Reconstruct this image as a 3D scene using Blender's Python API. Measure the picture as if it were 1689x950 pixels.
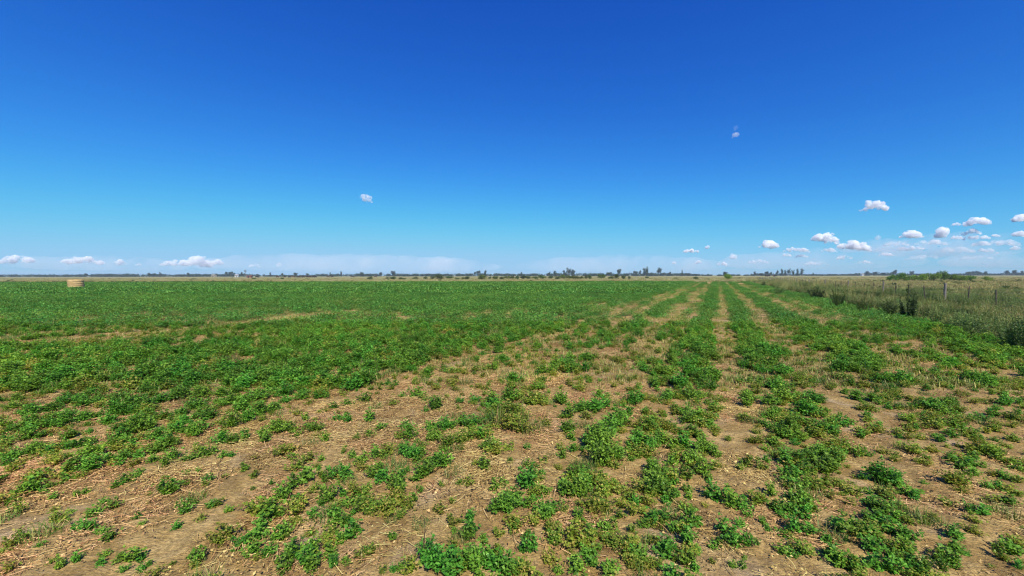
import bpy, math, random
import numpy as np
from mathutils import Vector, Matrix, noise as mnoise

for o in list(bpy.data.objects):
    bpy.data.objects.remove(o)
S = bpy.context.scene
COL = S.collection
rng = np.random.default_rng(11)
random.seed(5)

# ------------------------------------------------------------------ camera, sky, sun, exposure
FPX, CX, CY, H = 660.0, 844.5, 475.0, 1.7        # focal length in photo pixels, principal point, eye height
PITCH, ROLL = math.atan(21.0 / FPX), 0.0016
Fw = np.array([0, math.cos(PITCH), -math.sin(PITCH)])
Up0 = np.array([0, math.sin(PITCH), math.cos(PITCH)])
Rt0 = np.array([1.0, 0, 0])
Rt = Rt0 * math.cos(ROLL) - Up0 * math.sin(ROLL)
Up = Up0 * math.cos(ROLL) + Rt0 * math.sin(ROLL)
cd = bpy.data.cameras.new('camera')
cam = bpy.data.objects.new('camera', cd)
COL.objects.link(cam)
cd.sensor_width = 36.0
cd.lens = 36.0 * FPX / 1689.0
cd.clip_start, cd.clip_end = 0.05, 60000.0
M = Matrix.Identity(4)
for i in range(3):
    M[i][0], M[i][1], M[i][2] = Rt[i], Up[i], -Fw[i]
M[2][3] = H
cam.matrix_world = M
S.camera = cam

SUN_EL, SUN_AZ = math.radians(47), math.atan2(0.30, -0.95)    # azimuth clockwise from +Y: behind the viewer
w = bpy.data.worlds.new('World')
S.world = w
w.use_nodes = True
nt = w.node_tree
nt.nodes.clear()
sky = nt.nodes.new('ShaderNodeTexSky')
sky.sky_type = 'NISHITA'
sky.sun_disc = False
sky.sun_elevation = SUN_EL
sky.sun_rotation = SUN_AZ
sky.altitude = 100
sky.air_density = 1.0
sky.dust_density = 0.3
sky.ozone_density = 4.0
# grade the sky as a phone does: deep saturated blue overhead, pale blue at the horizon
sep = nt.nodes.new('ShaderNodeSeparateColor')
gam = nt.nodes.new('ShaderNodeCombineColor')
nt.links.new(sky.outputs[0], sep.inputs[0])
for ch, (kk, pw) in enumerate(((0.116, 1.85), (0.522, 1.405), (2.37, 0.72))):
    m1 = nt.nodes.new('ShaderNodeMath'); m1.operation = 'POWER'; m1.inputs[1].default_value = pw
    m2 = nt.nodes.new('ShaderNodeMath'); m2.operation = 'MULTIPLY'; m2.inputs[1].default_value = kk
    m3 = nt.nodes.new('ShaderNodeMath'); m3.operation = 'SMOOTH_MIN'
    m3.inputs[1].default_value = (3.2, 6.0, 8.7)[ch]; m3.inputs[2].default_value = (2.4, 4.0, 1.5)[ch]
    nt.links.new(sep.outputs[ch], m1.inputs[0]); nt.links.new(m1.outputs[0], m2.inputs[0]); nt.links.new(m2.outputs[0], m3.inputs[0]); nt.links.new(m3.outputs[0], gam.inputs[ch])
bg = nt.nodes.new('ShaderNodeBackground')
bg.inputs[1].default_value = 0.079
wo = nt.nodes.new('ShaderNodeOutputWorld')
nt.links.new(gam.outputs[0], bg.inputs[0])
nt.links.new(bg.outputs[0], wo.inputs[0])

sl = bpy.data.lights.new('sun', 'SUN')
sl.energy = 5.0
sl.angle = math.radians(0.53)
sl.color = (1.0, 0.945, 0.86)
so = bpy.data.objects.new('sun', sl)
COL.objects.link(so)
sdir = Vector((math.sin(SUN_AZ) * math.cos(SUN_EL), math.cos(SUN_AZ) * math.cos(SUN_EL), math.sin(SUN_EL)))
so.rotation_euler = sdir.to_track_quat('Z', 'Y').to_euler()
so.location = (0, -20, 30)

S.view_settings.view_transform = 'Standard'
S.view_settings.look = 'None'
S.view_settings.exposure = 0.35
S.view_settings.gamma = 1.0
S.view_settings.use_curve_mapping = False
S.render.engine = 'CYCLES'
cy = S.cycles
cy.max_bounces = 16
cy.diffuse_bounces = 3
cy.transmission_bounces = 4
cy.volume_bounces = 14
cy.transparent_max_bounces = 8
cy.use_denoising = True
cy.pixel_filter_type = 'BLACKMAN_HARRIS'
cy.filter_width = 1.2

# ------------------------------------------------------------------ helpers
TA = 0.515                                    # the crop rows run (TA, 1) on the ground


def ground_at(px, py, z=0.0):
    """Point of the level ground seen at a pixel of the photograph."""
    d = Rt * (px - CX) / FPX + Up * (CY - py) / FPX + Fw
    t = (z - H) / d[2]
    return d[0] * t, d[1] * t


def horizon_y(px):
    d0 = Rt * (px - CX) / FPX + Fw
    return CY + d0[2] / Up[2] * FPX


_tab = np.random.default_rng(3).random((256, 256))


def vnoise(x, y, seed=0):
    x = np.asarray(x, float) + seed * 17.31
    y = np.asarray(y, float) + seed * 9.77
    xi, yi = np.floor(x).astype(int), np.floor(y).astype(int)
    fx, fy = x - xi, y - yi
    fx, fy = fx * fx * (3 - 2 * fx), fy * fy * (3 - 2 * fy)
    g = lambda a, b: _tab[a % 256, b % 256]
    return (g(xi, yi) * (1 - fx) + g(xi + 1, yi) * fx) * (1 - fy) + (g(xi, yi + 1) * (1 - fx) + g(xi + 1, yi + 1) * fx) * fy


def fbm(x, y, seed=0, octv=4):
    s, a, n = 0.0, 0.5, 0.0
    for k in range(octv):
        s = s + a * vnoise(np.asarray(x) * 2 ** k, np.asarray(y) * 2 ** k, seed + k * 3)
        n += a
        a *= 0.5
    return s / n


def ground_z(x, y):
    r = np.hypot(x, y)
    f = np.clip((40 - r) / 28, 0, 1)
    z = 0.07 * (fbm(x / 1.1, y / 1.1, 1, 3) - 0.5) + 0.05 * (fbm(x / 0.17, y / 0.17, 7, 3) - 0.5) + 0.012 * (vnoise(x / 0.045, y / 0.045, 15) - 0.5)
    return z * f


def tag(o, label=None, cat=None, group=None, kind=None):
    if label: o['label'] = label
    if cat: o['category'] = cat
    if group: o['group'] = group
    if kind: o['kind'] = kind
    return o


def mesh_np(name, V, F, mats, smooth=False, mi=None):
    """Mesh from a vertex array and an (n,3) or (n,4) face array."""
    V = np.ascontiguousarray(V, dtype=np.float32)
    F = np.ascontiguousarray(F, dtype=np.int32)
    me = bpy.data.meshes.new(name)
    k = F.shape[1]
    me.vertices.add(len(V))
    me.vertices.foreach_set('co', V.ravel())
    me.loops.add(F.size)
    me.loops.foreach_set('vertex_index', F.ravel())
    me.polygons.add(len(F))
    me.polygons.foreach_set('loop_start', np.arange(0, F.size, k, dtype=np.int32))
    if smooth:
        me.polygons.foreach_set('use_smooth', np.ones(len(F), bool))
    for m in (mats if isinstance(mats, (list, tuple)) else [mats]):
        me.materials.append(m)
    if mi is not None:
        me.polygons.foreach_set('material_index', np.asarray(mi, np.int32))
    me.update(calc_edges=True)
    return me


def obj(name, me, parent=None, loc=(0, 0, 0), rotz=0.0, scale=None):
    o = bpy.data.objects.new(name, me)
    COL.objects.link(o)
    o.location = loc
    o.rotation_euler = (0, 0, rotz)
    if scale is not None:
        o.scale = scale
    if parent is not None:
        o.parent = parent
    return o


class MB:
    """Collects quads."""
    def __init__(s):
        s.v, s.f, s.m, s.n = [], [], [], 0

    def add(s, V, F, mi=0):
        V, F = np.asarray(V, float), np.asarray(F, int)
        if F.shape[1] == 3:
            F = np.concatenate([F, F[:, 2:3]], 1)
        s.v.append(V)
        s.f.append(F + s.n)
        s.m.append(np.full(len(F), mi))
        s.n += len(V)

    def box(s, c, h, mi=0, rz=0.0):
        b = np.array([[-1, -1, -1], [1, -1, -1], [1, 1, -1], [-1, 1, -1], [-1, -1, 1], [1, -1, 1], [1, 1, 1], [-1, 1, 1]], float) * np.asarray(h, float)
        cs, sn = math.cos(rz), math.sin(rz)
        b = b @ np.array([[cs, sn, 0], [-sn, cs, 0], [0, 0, 1]]) + np.asarray(c, float)
        s.add(b, [[0, 3, 2, 1], [4, 5, 6, 7], [0, 1, 5, 4], [1, 2, 6, 5], [2, 3, 7, 6], [3, 0, 4, 7]], mi)

    def tube(s, pts, rad, n=6, mi=0):
        pts = [np.asarray(p, float) for p in pts]
        rad = rad if hasattr(rad, '__len__') else [rad] * len(pts)
        V, Fa = [], []
        for i, p in enumerate(pts):
            a, b = pts[max(i - 1, 0)], pts[min(i + 1, len(pts) - 1)]
            d = (b - a) / (np.linalg.norm(b - a) + 1e-9)
            u = np.cross(d, [0.31, 0.9, 0.2] if abs(d[1]) < 0.9 else [1, 0, 0])
            u /= np.linalg.norm(u)
            v = np.cross(d, u)
            for k in range(n):
                t = 2 * math.pi * k / n
                V.append(p + rad[i] * (math.cos(t) * u + math.sin(t) * v))
        for i in range(len(pts) - 1):
            for k in range(n):
                Fa.append([i * n + k, i * n + (k + 1) % n, (i + 1) * n + (k + 1) % n, (i + 1) * n + k])
        V.append(pts[0]); V.append(pts[-1])
        a, b, e = len(V) - 2, len(V) - 1, (len(pts) - 1) * n
        for k in range(0, n):
            Fa.append([a, (k + 1) % n, k, k])
            Fa.append([b, e + k, e + (k + 1) % n, e + (k + 1) % n])
        s.add(V, Fa, mi)

    def mesh(s, name, mats, smooth=False):
        V, F, mi = np.concatenate(s.v), np.concatenate(s.f), np.concatenate(s.m)
        tri = F[:, 2] == F[:, 3]
        if not tri.any():
            return mesh_np(name, V, F, mats, smooth, mi)
        me = bpy.data.meshes.new(name)
        me.from_pydata([tuple(p) for p in V], [], [tuple(f[:3]) if t else tuple(f) for f, t in zip(F.tolist(), tri)])
        for m in (mats if isinstance(mats, (list, tuple)) else [mats]):
            me.materials.append(m)
        me.polygons.foreach_set('material_index', mi.astype(np.int32))
        if smooth:
            me.polygons.foreach_set('use_smooth', np.ones(len(F), bool))
        me.update()
        return me


# ------------------------------------------------------------------ materials
class G:
    def __init__(s, name):
        s.m = bpy.data.materials.new(name)
        s.m.use_nodes = True
        s.t = s.m.node_tree
        s.t.nodes.clear()
        s.out = s.t.nodes.new('ShaderNodeOutputMaterial')

    def N(s, typ, **kw):
        n = s.t.nodes.new('ShaderNode' + typ)
        for k, v in kw.items():
            setattr(n, k, v)
        return n

    def L(s, a, b):
        s.t.links.new(a, b)

    def put(s, sock, v):
        if hasattr(v, 'is_output'):
            s.L(v, sock)
        elif isinstance(v, (tuple, list)) and len(v) == 3 and sock.type == 'RGBA':
            sock.default_value = (*v, 1)
        else:
            sock.default_value = v

    def math(s, op, a, b=0.0, c=None, clamp=False):
        n = s.N('Math', operation=op, use_clamp=clamp)
        s.put(n.inputs[0], a)
        s.put(n.inputs[1], b)
        if c is not None: s.put(n.inputs[2], c)
        return n.outputs[0]

    def mix(s, f, a, b, mode='MIX'):
        n = s.N('MixRGB', blend_type=mode)
        s.put(n.inputs[0], f); s.put(n.inputs[1], a); s.put(n.inputs[2], b)
        return n.outputs[0]

    def ramp(s, f, stops, interp='LINEAR'):
        n = s.N('ValToRGB')
        r = n.color_ramp
        r.interpolation = interp
        while len(r.elements) < len(stops):
            r.elements.new(0.5)
        for e, (p, c) in zip(r.elements, stops):
            e.position = p
            e.color = (*c, 1) if not isinstance(c, (int, float)) else (c, c, c, 1)
        s.put(n.inputs[0], f)
        return n.outputs[0]

    def coord(s, scale=(1, 1, 1), rot=(0, 0, 0), kind='Object'):
        tc = s.N('TexCoord')
        mp = s.N('Mapping')
        mp.inputs['Scale'].default_value = scale
        mp.inputs['Rotation'].default_value = rot
        s.L(tc.outputs[kind], mp.inputs[0])
        return mp.outputs[0]

    def noise(s, vec, scale, detail=4, rough=0.55, dist=0.0):
        n = s.N('TexNoise')
        s.L(vec, n.inputs['Vector'])
        n.inputs['Scale'].default_value = scale
        n.inputs['Detail'].default_value = detail
        n.inputs['Roughness'].default_value = rough
        n.inputs['Distortion'].default_value = dist
        return n.outputs['Fac']

    def bsdf(s, color, rough=0.8, spec=0.2, bump=None, bstr=0.4, bdist=0.02):
        n = s.N('BsdfPrincipled')
        s.put(n.inputs['Base Color'], color)
        s.put(n.inputs['Roughness'], rough)
        n.inputs['Specular IOR Level'].default_value = spec
        if bump is not None:
            b = s.N('Bump')
            b.inputs['Strength'].default_value = bstr
            b.inputs['Distance'].default_value = bdist
            s.L(bump, b.inputs['Height'])
            s.L(b.outputs[0], n.inputs['Normal'])
        return n

    def surf(s, sh):
        s.L(sh if hasattr(sh, 'is_output') else sh.outputs[0], s.out.inputs['Surface'])
        return s.m


def leaf_mat(name, stops, trans=0.3, rough=0.5, spec=0.25, lo=0.75, hi=1.25):
    """Leaves: a shade per leaf, a shade per plant, part of the light passing through."""
    g = G(name)
    geo = g.N('NewGeometry')
    col = g.ramp(geo.outputs['Random Per Island'], stops)
    oi = g.N('ObjectInfo')
    hs = g.N('HueSaturation')
    drift = g.noise(oi.outputs['Location'], 0.22, 3)
    col = g.mix(1.0, col, g.ramp(drift, [(0.3, (0.72, 0.80, 0.72)), (0.7, (1.30, 1.2, 1.05))]), 'MULTIPLY')
    g.L(col, hs.inputs['Color'])
    mr = g.N('MapRange')
    g.L(oi.outputs['Random'], mr.inputs[0])
    mr.inputs[3].default_value, mr.inputs[4].default_value = lo, hi
    g.L(mr.outputs[0], hs.inputs['Value'])
    hh = g.math('MULTIPLY_ADD', g.math('FRACT', g.math('MULTIPLY', oi.outputs['Random'], 7.31)), 0.05, 0.468)
    g.L(hh, hs.inputs['Hue'])
    b = g.bsdf(hs.outputs[0], rough, spec)
    tr = g.N('BsdfTranslucent')
    tc = g.mix(1.0, hs.outputs[0], (1.0, 0.95, 0.45), 'MULTIPLY')
    g.L(tc, tr.inputs[0])
    ad = g.N('MixShader')
    ad.inputs[0].default_value = trans
    g.L(b.outputs[0], ad.inputs[1])
    g.L(tr.outputs[0], ad.inputs[2])
    return g.surf(ad)


def plain(name, c1, c2, scale=4.0, rough=0.8, spec=0.2, stretch=(1, 1, 1), bstr=0.3):
    g = G(name)
    n = g.noise(g.coord(stretch), scale, 5, 0.6)
    return g.surf(g.bsdf(g.ramp(n, [(0.3, c1), (0.7, c2)]), rough, spec, n, bstr))


M_LEAF = leaf_mat('alfalfa_leaf', [(0, (0.054, 0.165, 0.018)), (0.5, (0.110, 0.295, 0.030)), (1, (0.215, 0.430, 0.058))])
M_LEAFY = leaf_mat('yellowing_leaf', [(0, (0.10, 0.21, 0.018)), (0.6, (0.21, 0.30, 0.036)), (1, (0.47, 0.38, 0.10))])
M_FIELD = leaf_mat('field_leaf', [(0, (0.052, 0.170, 0.030)), (0.6, (0.100, 0.280, 0.044)), (1, (0.185, 0.370, 0.068))])
M_STUB = leaf_mat('stubble_blade', [(0, (0.10, 0.19, 0.03)), (0.5, (0.26, 0.27, 0.07)), (1, (0.52, 0.42, 0.17))], 0.2)
M_STEM = plain('green_stem', (0.07, 0.13, 0.03), (0.13, 0.17, 0.05), 20)
M_GRASS = leaf_mat('grass_blade', [(0, (0.05, 0.13, 0.022)), (0.6, (0.12, 0.20, 0.04)), (1, (0.38, 0.32, 0.12))], 0.2)
M_STRAW = leaf_mat('straw', [(0, (0.34, 0.21, 0.07)), (0.5, (0.57, 0.385, 0.138)), (1, (0.78, 0.59, 0.27))], 0.1, 0.6, 0.3, 0.8, 1.15)
M_DEBRIS = leaf_mat('dry_debris', [(0, (0.07, 0.042, 0.02)), (0.5, (0.16, 0.10, 0.042)), (1, (0.30, 0.20, 0.085))], 0.05, 0.8, 0.1)
M_WEED = leaf_mat('weed_blade', [(0, (0.12, 0.19, 0.045)), (0.55, (0.27, 0.32, 0.10)), (1, (0.52, 0.46, 0.20))], 0.25)
M_HERB = leaf_mat('herb_leaf', [(0, (0.09, 0.165, 0.05)), (0.6, (0.185, 0.27, 0.085)), (1, (0.34, 0.37, 0.15))], 0.25)
M_DARK = leaf_mat('dark_weed_leaf', [(0, (0.035, 0.08, 0.02)), (0.6, (0.065, 0.125, 0.032)), (1, (0.12, 0.17, 0.05))], 0.2)
M_NIGHT = leaf_mat('deep_green_leaf', [(0, (0.022, 0.055, 0.014)), (0.6, (0.042, 0.09, 0.022)), (1, (0.08, 0.13, 0.034))], 0.2)
M_TAN = leaf_mat('pasture_blade', [(0, (0.15, 0.155, 0.05)), (0.5, (0.31, 0.27, 0.11)), (1, (0.46, 0.38, 0.17))], 0.15)
M_SHRUB = leaf_mat('shrub_leaf', [(0, (0.036, 0.066, 0.012)), (0.6, (0.075, 0.122, 0.02)), (1, (0.125, 0.175, 0.03))], 0.25)
M_THICK = leaf_mat('thicket_leaf', [(0, (0.065, 0.15, 0.018)), (0.6, (0.13, 0.26, 0.032)), (1, (0.20, 0.34, 0.05))], 0.25)
M_TREE = leaf_mat('tree_leaf', [(0, (0.014, 0.030, 0.012)), (0.6, (0.028, 0.05, 0.018)), (1, (0.05, 0.075, 0.026))], 0.15)
M_BARK = plain('bark', (0.06, 0.045, 0.03), (0.16, 0.13, 0.10), 6, stretch=(4, 4, 1))


def ground_material():
    g = G('earth')
    P = g.coord()
    sx = g.N('SeparateXYZ')
    g.L(P, sx.inputs[0])
    X, Y = sx.outputs[0], sx.outputs[1]
    X0 = g.math('SUBTRACT', X, g.math('MULTIPLY', Y, TA))
    wob = g.math('MULTIPLY', g.math('SUBTRACT', g.noise(P, 0.35, 3), 0.5), 1.6)
    fx = g.math('SUBTRACT', 7.1, g.math('ADD', X0, wob), clamp=True)
    fy = g.math('SUBTRACT', 93.5, g.math('ADD', Y, wob), clamp=True)
    field = g.math('MULTIPLY', fx, fy)
    # bare earth: brown loam, pale crusted patches, small clods, fallen straw
    big = g.noise(P, 0.55, 4, 0.6)
    mid = g.noise(P, 3.0, 5, 0.65)
    fine = g.noise(P, 38.0, 6, 0.7)
    earth = g.ramp(mid, [(0.30, (0.220, 0.134, 0.043)), (0.5, (0.395, 0.260, 0.090)), (0.70, (0.53, 0.375, 0.152))])
    crust = g.ramp(g.noise(P, 1.3, 5, 0.6, 0.6), [(0.56, 0.0), (0.68, 1.0)])
    earth = g.mix(g.math('MULTIPLY', crust, 0.7), earth, (0.49, 0.365, 0.215))
    earth = g.mix(1.0, earth, g.ramp(fine, [(0.25, 0.35), (0.5, 0.95), (0.75, 1.35)]), 'MULTIPLY')
    st = None
    for k, (rot, sc) in enumerate(((0.3, (11, 120, 1)), (1.25, (12, 115, 1)), (2.2, (10, 125, 1)), (-0.75, (12, 110, 1)))):
        n = g.noise(g.coord(sc, (0, 0, rot)), 1.0, 2, 0.5, 0.35)
        r = g.ramp(n, [(0.60, 0.0), (0.66, 1.0)])
        st = r if st is None else g.math('MAXIMUM', st, r)
    straw_zone = g.ramp(g.noise(P, 0.9, 4, 0.65), [(0.38, 0.12), (0.6, 1.0)])
    stm = g.math('MULTIPLY', g.math('MULTIPLY', st, straw_zone), 0.8)
    scol = g.ramp(g.noise(P, 60, 2), [(0.3, (0.36, 0.235, 0.10)), (0.7, (0.60, 0.43, 0.21))])
    soil = g.mix(stm, earth, scol)
    # farther off the straw and stubble read as one tan tone
    # pasture: dry tan grass with green and brown drifts
    pn = g.noise(g.coord((0.011, 0.035, 1)), 1.0, 6, 0.65)
    pn2 = g.noise(g.coord((0.05, 0.16, 1)), 1.0, 5, 0.7)
    past = g.ramp(pn, [(0.30, (0.16, 0.165, 0.055)), (0.5, (0.29, 0.26, 0.10)), (0.7, (0.38, 0.32, 0.14))])
    past = g.mix(g.ramp(pn2, [(0.45, 0.0), (0.7, 0.55)]), past, (0.145, 0.15, 0.055))
    past = g.mix(1.0, past, g.ramp(g.noise(P, 1.6, 5, 0.7), [(0.25, 0.6), (0.7, 1.2)]), 'MULTIPLY')
    # verge between field and fence: mixed weeds over brown thatch
    verge = g.ramp(g.noise(P, 2.2, 5, 0.7), [(0.3, (0.09, 0.09, 0.035)), (0.7, (0.24, 0.19, 0.09))])
    vm = g.math('SUBTRACT', 30.0, X0, clamp=True)
    vn = g.math('SUBTRACT', 93.0, Y, clamp=True)
    out = g.mix(g.math('MULTIPLY', vm, vn), past, verge)
    col = g.mix(field, out, soil)
    hgt = g.math('ADD', g.math('MULTIPLY', fine, 0.5), g.math('ADD', g.math('MULTIPLY', mid, 0.7), g.math('MULTIPLY', st, 0.25)))
    return g.surf(g.bsdf(col, 0.95, 0.1, hgt, 0.85, 0.04))


M_GROUND = ground_material()

# ------------------------------------------------------------------ ground
def build_ground():
    front = np.radians(np.arange(-72, 72.01, 0.28))
    rest = np.radians(np.arange(75, 286, 3.0))
    ang = np.concatenate([front, rest])
    rad = [0.25]
    while rad[-1] < 14:
        rad.append(rad[-1] * 1.0075)
    while rad[-1] < 3000:
        rad.append(rad[-1] * 1.06)
    rad = np.array(rad)
    A, R_ = np.meshgrid(ang, rad)
    X, Y = np.sin(A) * R_, np.cos(A) * R_
    V = np.stack([X, Y, ground_z(X, Y)], -1).reshape(-1, 3)
    na, nr = len(ang), len(rad)
    i, j = np.meshgrid(np.arange(nr - 1), np.arange(na), indexing='ij')
    jn = (j + 1) % na
    F = np.stack([i * na + j, (i + 1) * na + j, (i + 1) * na + jn, i * na + jn], -1).reshape(-1, 4)[:, ::-1]
    V = np.concatenate([V, [[0, 0, float(ground_z(0.0, 0.0))]]])
    me = mesh_np('ground', V, F, M_GROUND, True)
    o = obj('ground', me)
    tag(o, kind='structure')
    return o


build_ground()

# ------------------------------------------------------------------ plant shapes
def leaf_quads(base, d, up, L, W, fold=0.18):
    """One folded leaf per row."""
    d = d / (np.linalg.norm(d, axis=1, keepdims=True) + 1e-9)
    s = np.cross(d, up)
    s /= np.linalg.norm(s, axis=1, keepdims=True) + 1e-9
    n = np.cross(s, d)
    L, W = L[:, None], W[:, None]
    V = np.stack([base, base + d * L * 0.55 + s * W * 0.5 + n * L * fold, base + d * L, base + d * L * 0.55 - s * W * 0.5 + n * L * fold], 1)
    F = np.arange(len(base) * 4).reshape(-1, 4)
    return V.reshape(-1, 3), F


def rand_dirs(n, r):
    v = r.normal(size=(n, 3))
    return v / np.linalg.norm(v, axis=1, keepdims=True)


def alfalfa_shape(seed, wid, hgt, nst, nodes, leaf, mat_leaf, spread=1.0):
    r = np.random.default_rng(seed)
    az = r.uniform(0, 2 * math.pi, nst)
    u = np.sqrt(r.random(nst))
    lob = 0.75 + 0.35 * np.sin(az * r.integers(2, 4) + r.uniform(0, 6)) * r.uniform(0.4, 1)
    rad = u * wid / 2 * lob
    top = hgt * (1 - 0.62 * u ** 2.2) * r.uniform(0.55, 1.08, nst)
    b0 = np.stack([np.cos(az) * rad * 0.22, np.sin(az) * rad * 0.22, np.zeros(nst)], 1)
    b1 = np.stack([np.cos(az) * rad * 0.55, np.sin(az) * rad * 0.55, top * 0.62], 1)
    b2 = np.stack([np.cos(az) * rad, np.sin(az) * rad, top], 1)
    f = (np.arange(nodes) + 0.8) / (nodes - 0.2)
    f = np.clip(f[None, :] + r.normal(0, 0.05, (nst, nodes)), 0.12, 1.0)[..., None]
    P = (1 - f) ** 2 * b0[:, None] + 2 * f * (1 - f) * b1[:, None] + f ** 2 * b2[:, None]
    P = P.reshape(-1, 3)
    n = len(P)
    pa = r.uniform(0, 2 * math.pi, n)
    pd = np.stack([np.cos(pa), np.sin(pa), r.uniform(0.1, 0.9, n)], 1)
    P = P + pd * r.uniform(0.3, 0.9, n)[:, None] * leaf
    Vs, Fs, off = [], [], 0
    for k, da in enumerate((0.0, 1.2, -1.2)):
        a = pa + da + r.normal(0, 0.25, n)
        d = np.stack([np.cos(a), np.sin(a), r.normal(0.15, 0.35, n)], 1)
        up = np.stack([r.normal(0, 0.36, n), r.normal(0, 0.36, n) - 0.12, np.ones(n)], 1)
        sz = leaf * r.uniform(0.7, 1.2, n)
        V, F = leaf_quads(P, d, up, sz, sz * 0.62)
        Vs.append(V); Fs.append(F + off); off += len(V)
    V = np.concatenate(Vs)
    V[:, 2] = np.maximum(V[:, 2], 0.004)
    fol = mesh_np('alfalfa_foliage', V, np.concatenate(Fs), mat_leaf)
    mb = MB()
    for i in range(nst):
        mb.tube([b0[i] - [0, 0, 0.015], 0.5 * b1[i] + 0.25 * (b0[i] + b2[i]), b2[i]], [0.0022, 0.0017, 0.001], 3)
    return fol, mb.mesh('alfalfa_stems', M_STEM)


def blades(r, n, wid, hmin, hmax, bw, lean=0.5, droop=0.5):
    """Curved tapering grass blades."""
    az = r.uniform(0, 2 * math.pi, n)
    rad = np.sqrt(r.random(n)) * wid / 2
    base = np.stack([np.cos(az) * rad, np.sin(az) * rad, np.full(n, -0.01)], 1)
    a2 = r.uniform(0, 2 * math.pi, n)
    out = np.stack([np.cos(a2), np.sin(a2), np.zeros(n)], 1)
    Lh = r.uniform(hmin, hmax, n)[:, None]
    ln = (r.random(n) * lean)[:, None]
    sd = np.stack([-np.sin(a2 + r.normal(0, 0.6, n)), np.cos(a2), np.zeros(n)], 1)
    sd /= np.linalg.norm(sd, axis=1, keepdims=True)
    V = []
    for t in (0.0, 0.4, 0.75, 1.0):
        c = base + out * ln * Lh * (t ** 1.7) + np.array([0, 0, 1.0]) * Lh * (t - droop * ln * t ** 2.4)
        w_ = bw * (1 - t) ** 0.6 * 0.5 + bw * 0.06
        V += [c - sd * w_, c + sd * w_]
    V = np.stack(V, 1).reshape(-1, 3)
    k = np.arange(n)[:, None] * 8
    F = np.concatenate([k + [0, 1, 3, 2], k + [2, 3, 5, 4], k + [4, 5, 7, 6]])
    tips = V.reshape(n, 8, 3)[:, 6]
    return V, F, tips


def grass_mesh(seed, n, wid, hmin, hmax, bw, mat, lean=0.6, droop=0.5, heads=0, hmat=None):
    r = np.random.default_rng(seed)
    V, F, tips = blades(r, n, wid, hmin, hmax, bw, lean, droop)
    mb = MB()
    mb.add(V, F, 0)
    if heads:
        c = tips[r.choice(len(tips), heads, replace=False)]
        for k in range(5):
            d = rand_dirs(heads, r) * 0.5 + [0, 0, 1]
            lv, lf = leaf_quads(c + rand_dirs(heads, r) * 0.012 - [0, 0, 0.02 * k], d, rand_dirs(heads, r), r.uniform(0.03, 0.07, heads), r.uniform(0.008, 0.016, heads))
            mb.add(lv, lf, 1 if hmat else 0)
    return mb.mesh('grass_tuft', [mat, hmat] if hmat else [mat])


def herb_mesh(seed, hgt, wid, nst, nleaf, leaf, mat, spire=0.0):
    """Stalky weed: stalks with leaves all the way up."""
    r = np.random.default_rng(seed)
    mb = MB()
    for i in range(nst):
        a, q = r.uniform(0, 6.28), math.sqrt(r.random()) * wid / 2
        h = hgt * r.uniform(0.55, 1.0) * (1 - 0.45 * (q / (wid / 2)) ** 2)
        p0 = np.array([math.cos(a) * q * 0.4, math.sin(a) * q * 0.4, -0.02])
        p2 = np.array([math.cos(a) * q, math.sin(a) * q, h])
        p1 = (p0 + p2) / 2 + r.normal(0, 0.03, 3)
        mb.tube([p0, p1, p2], [0.007, 0.005, 0.002], 3)
        t = r.uniform(0.08, 1.0, nleaf) ** 0.8
        c = (1 - t)[:, None] ** 2 * p0 + (2 * t * (1 - t))[:, None] * p1 + (t ** 2)[:, None] * p2
        aa = r.uniform(0, 6.28, nleaf)
        d = np.stack([np.cos(aa), np.sin(aa), r.uniform(-0.3, 0.9, nleaf)], 1)
        sz = leaf * r.uniform(0.5, 1.2, nleaf) * (1.15 - spire * t)
        V, F = leaf_quads(c, d, rand_dirs(nleaf, r) * 0.5 + [0, 0, 1], sz, sz * 0.42)
        mb.add(V, F, 0)
    return mb.mesh('weed_stalks', [mat])


def litter_mesh(seed, n, wid):
    """A patch of fallen straw lying on the soil."""
    r = np.random.default_rng(seed)
    az, rad = r.uniform(0, 6.28, n), np.sqrt(r.random(n)) * wid / 2
    main = r.uniform(0, 6.28)
    a = main + r.normal(0, 1.2, n)
    L = 0.015 + 0.13 * r.random(n) ** 3
    c = np.stack([np.cos(az) * rad, np.sin(az) * rad, r.uniform(0.006, 0.022, n)], 1)
    d = np.stack([np.cos(a), np.sin(a), r.normal(0, 0.07, n)], 1)
    bend = r.normal(0, 0.18, n)
    s = np.stack([-np.sin(a), np.cos(a), np.zeros(n)], 1)
    wd = r.uniform(0.0018, 0.0036, n)[:, None]
    V = []
    for t in (-0.5, -0.17, 0.17, 0.5):
        p = c + d * (L * t)[:, None] + s * (L * bend * (0.25 - t * t) * 1.6)[:, None]
        tl = s * wd * 0.5 + np.array([0, 0, 0.0006])
        V += [p - tl, p + tl]
    V = np.stack(V, 1).reshape(-1, 3)
    V[:, 2] = np.maximum(V[:, 2], 0.003)
    k = np.arange(n)[:, None] * 8
    F = np.concatenate([k + [0, 1, 3, 2], k + [2, 3, 5, 4], k + [4, 5, 7, 6]])
    mi = np.tile((r.random(n) < 0.18).astype(np.int32), 3)
    m = 130                                                   # crumbs: bits of dry leaf and small clods
    p = np.stack([r.normal(0, wid * 0.28, m), r.normal(0, wid * 0.28, m), r.uniform(0.003, 0.012, m)], 1)
    sz = r.uniform(0.006, 0.022, m)
    V2, F2 = leaf_quads(p, rand_dirs(m, r) * [1, 1, 0.4], rand_dirs(m, r) * 0.6 + [0, 0, 1], sz, sz * 0.8, 0.25)
    return mesh_np('straw_patch', np.concatenate([V, V2]), np.concatenate([F, F2 + len(V)]), [M_STRAW, M_DEBRIS], False, np.concatenate([mi, (r.random(m) < 0.6).astype(np.int32)]))


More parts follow.
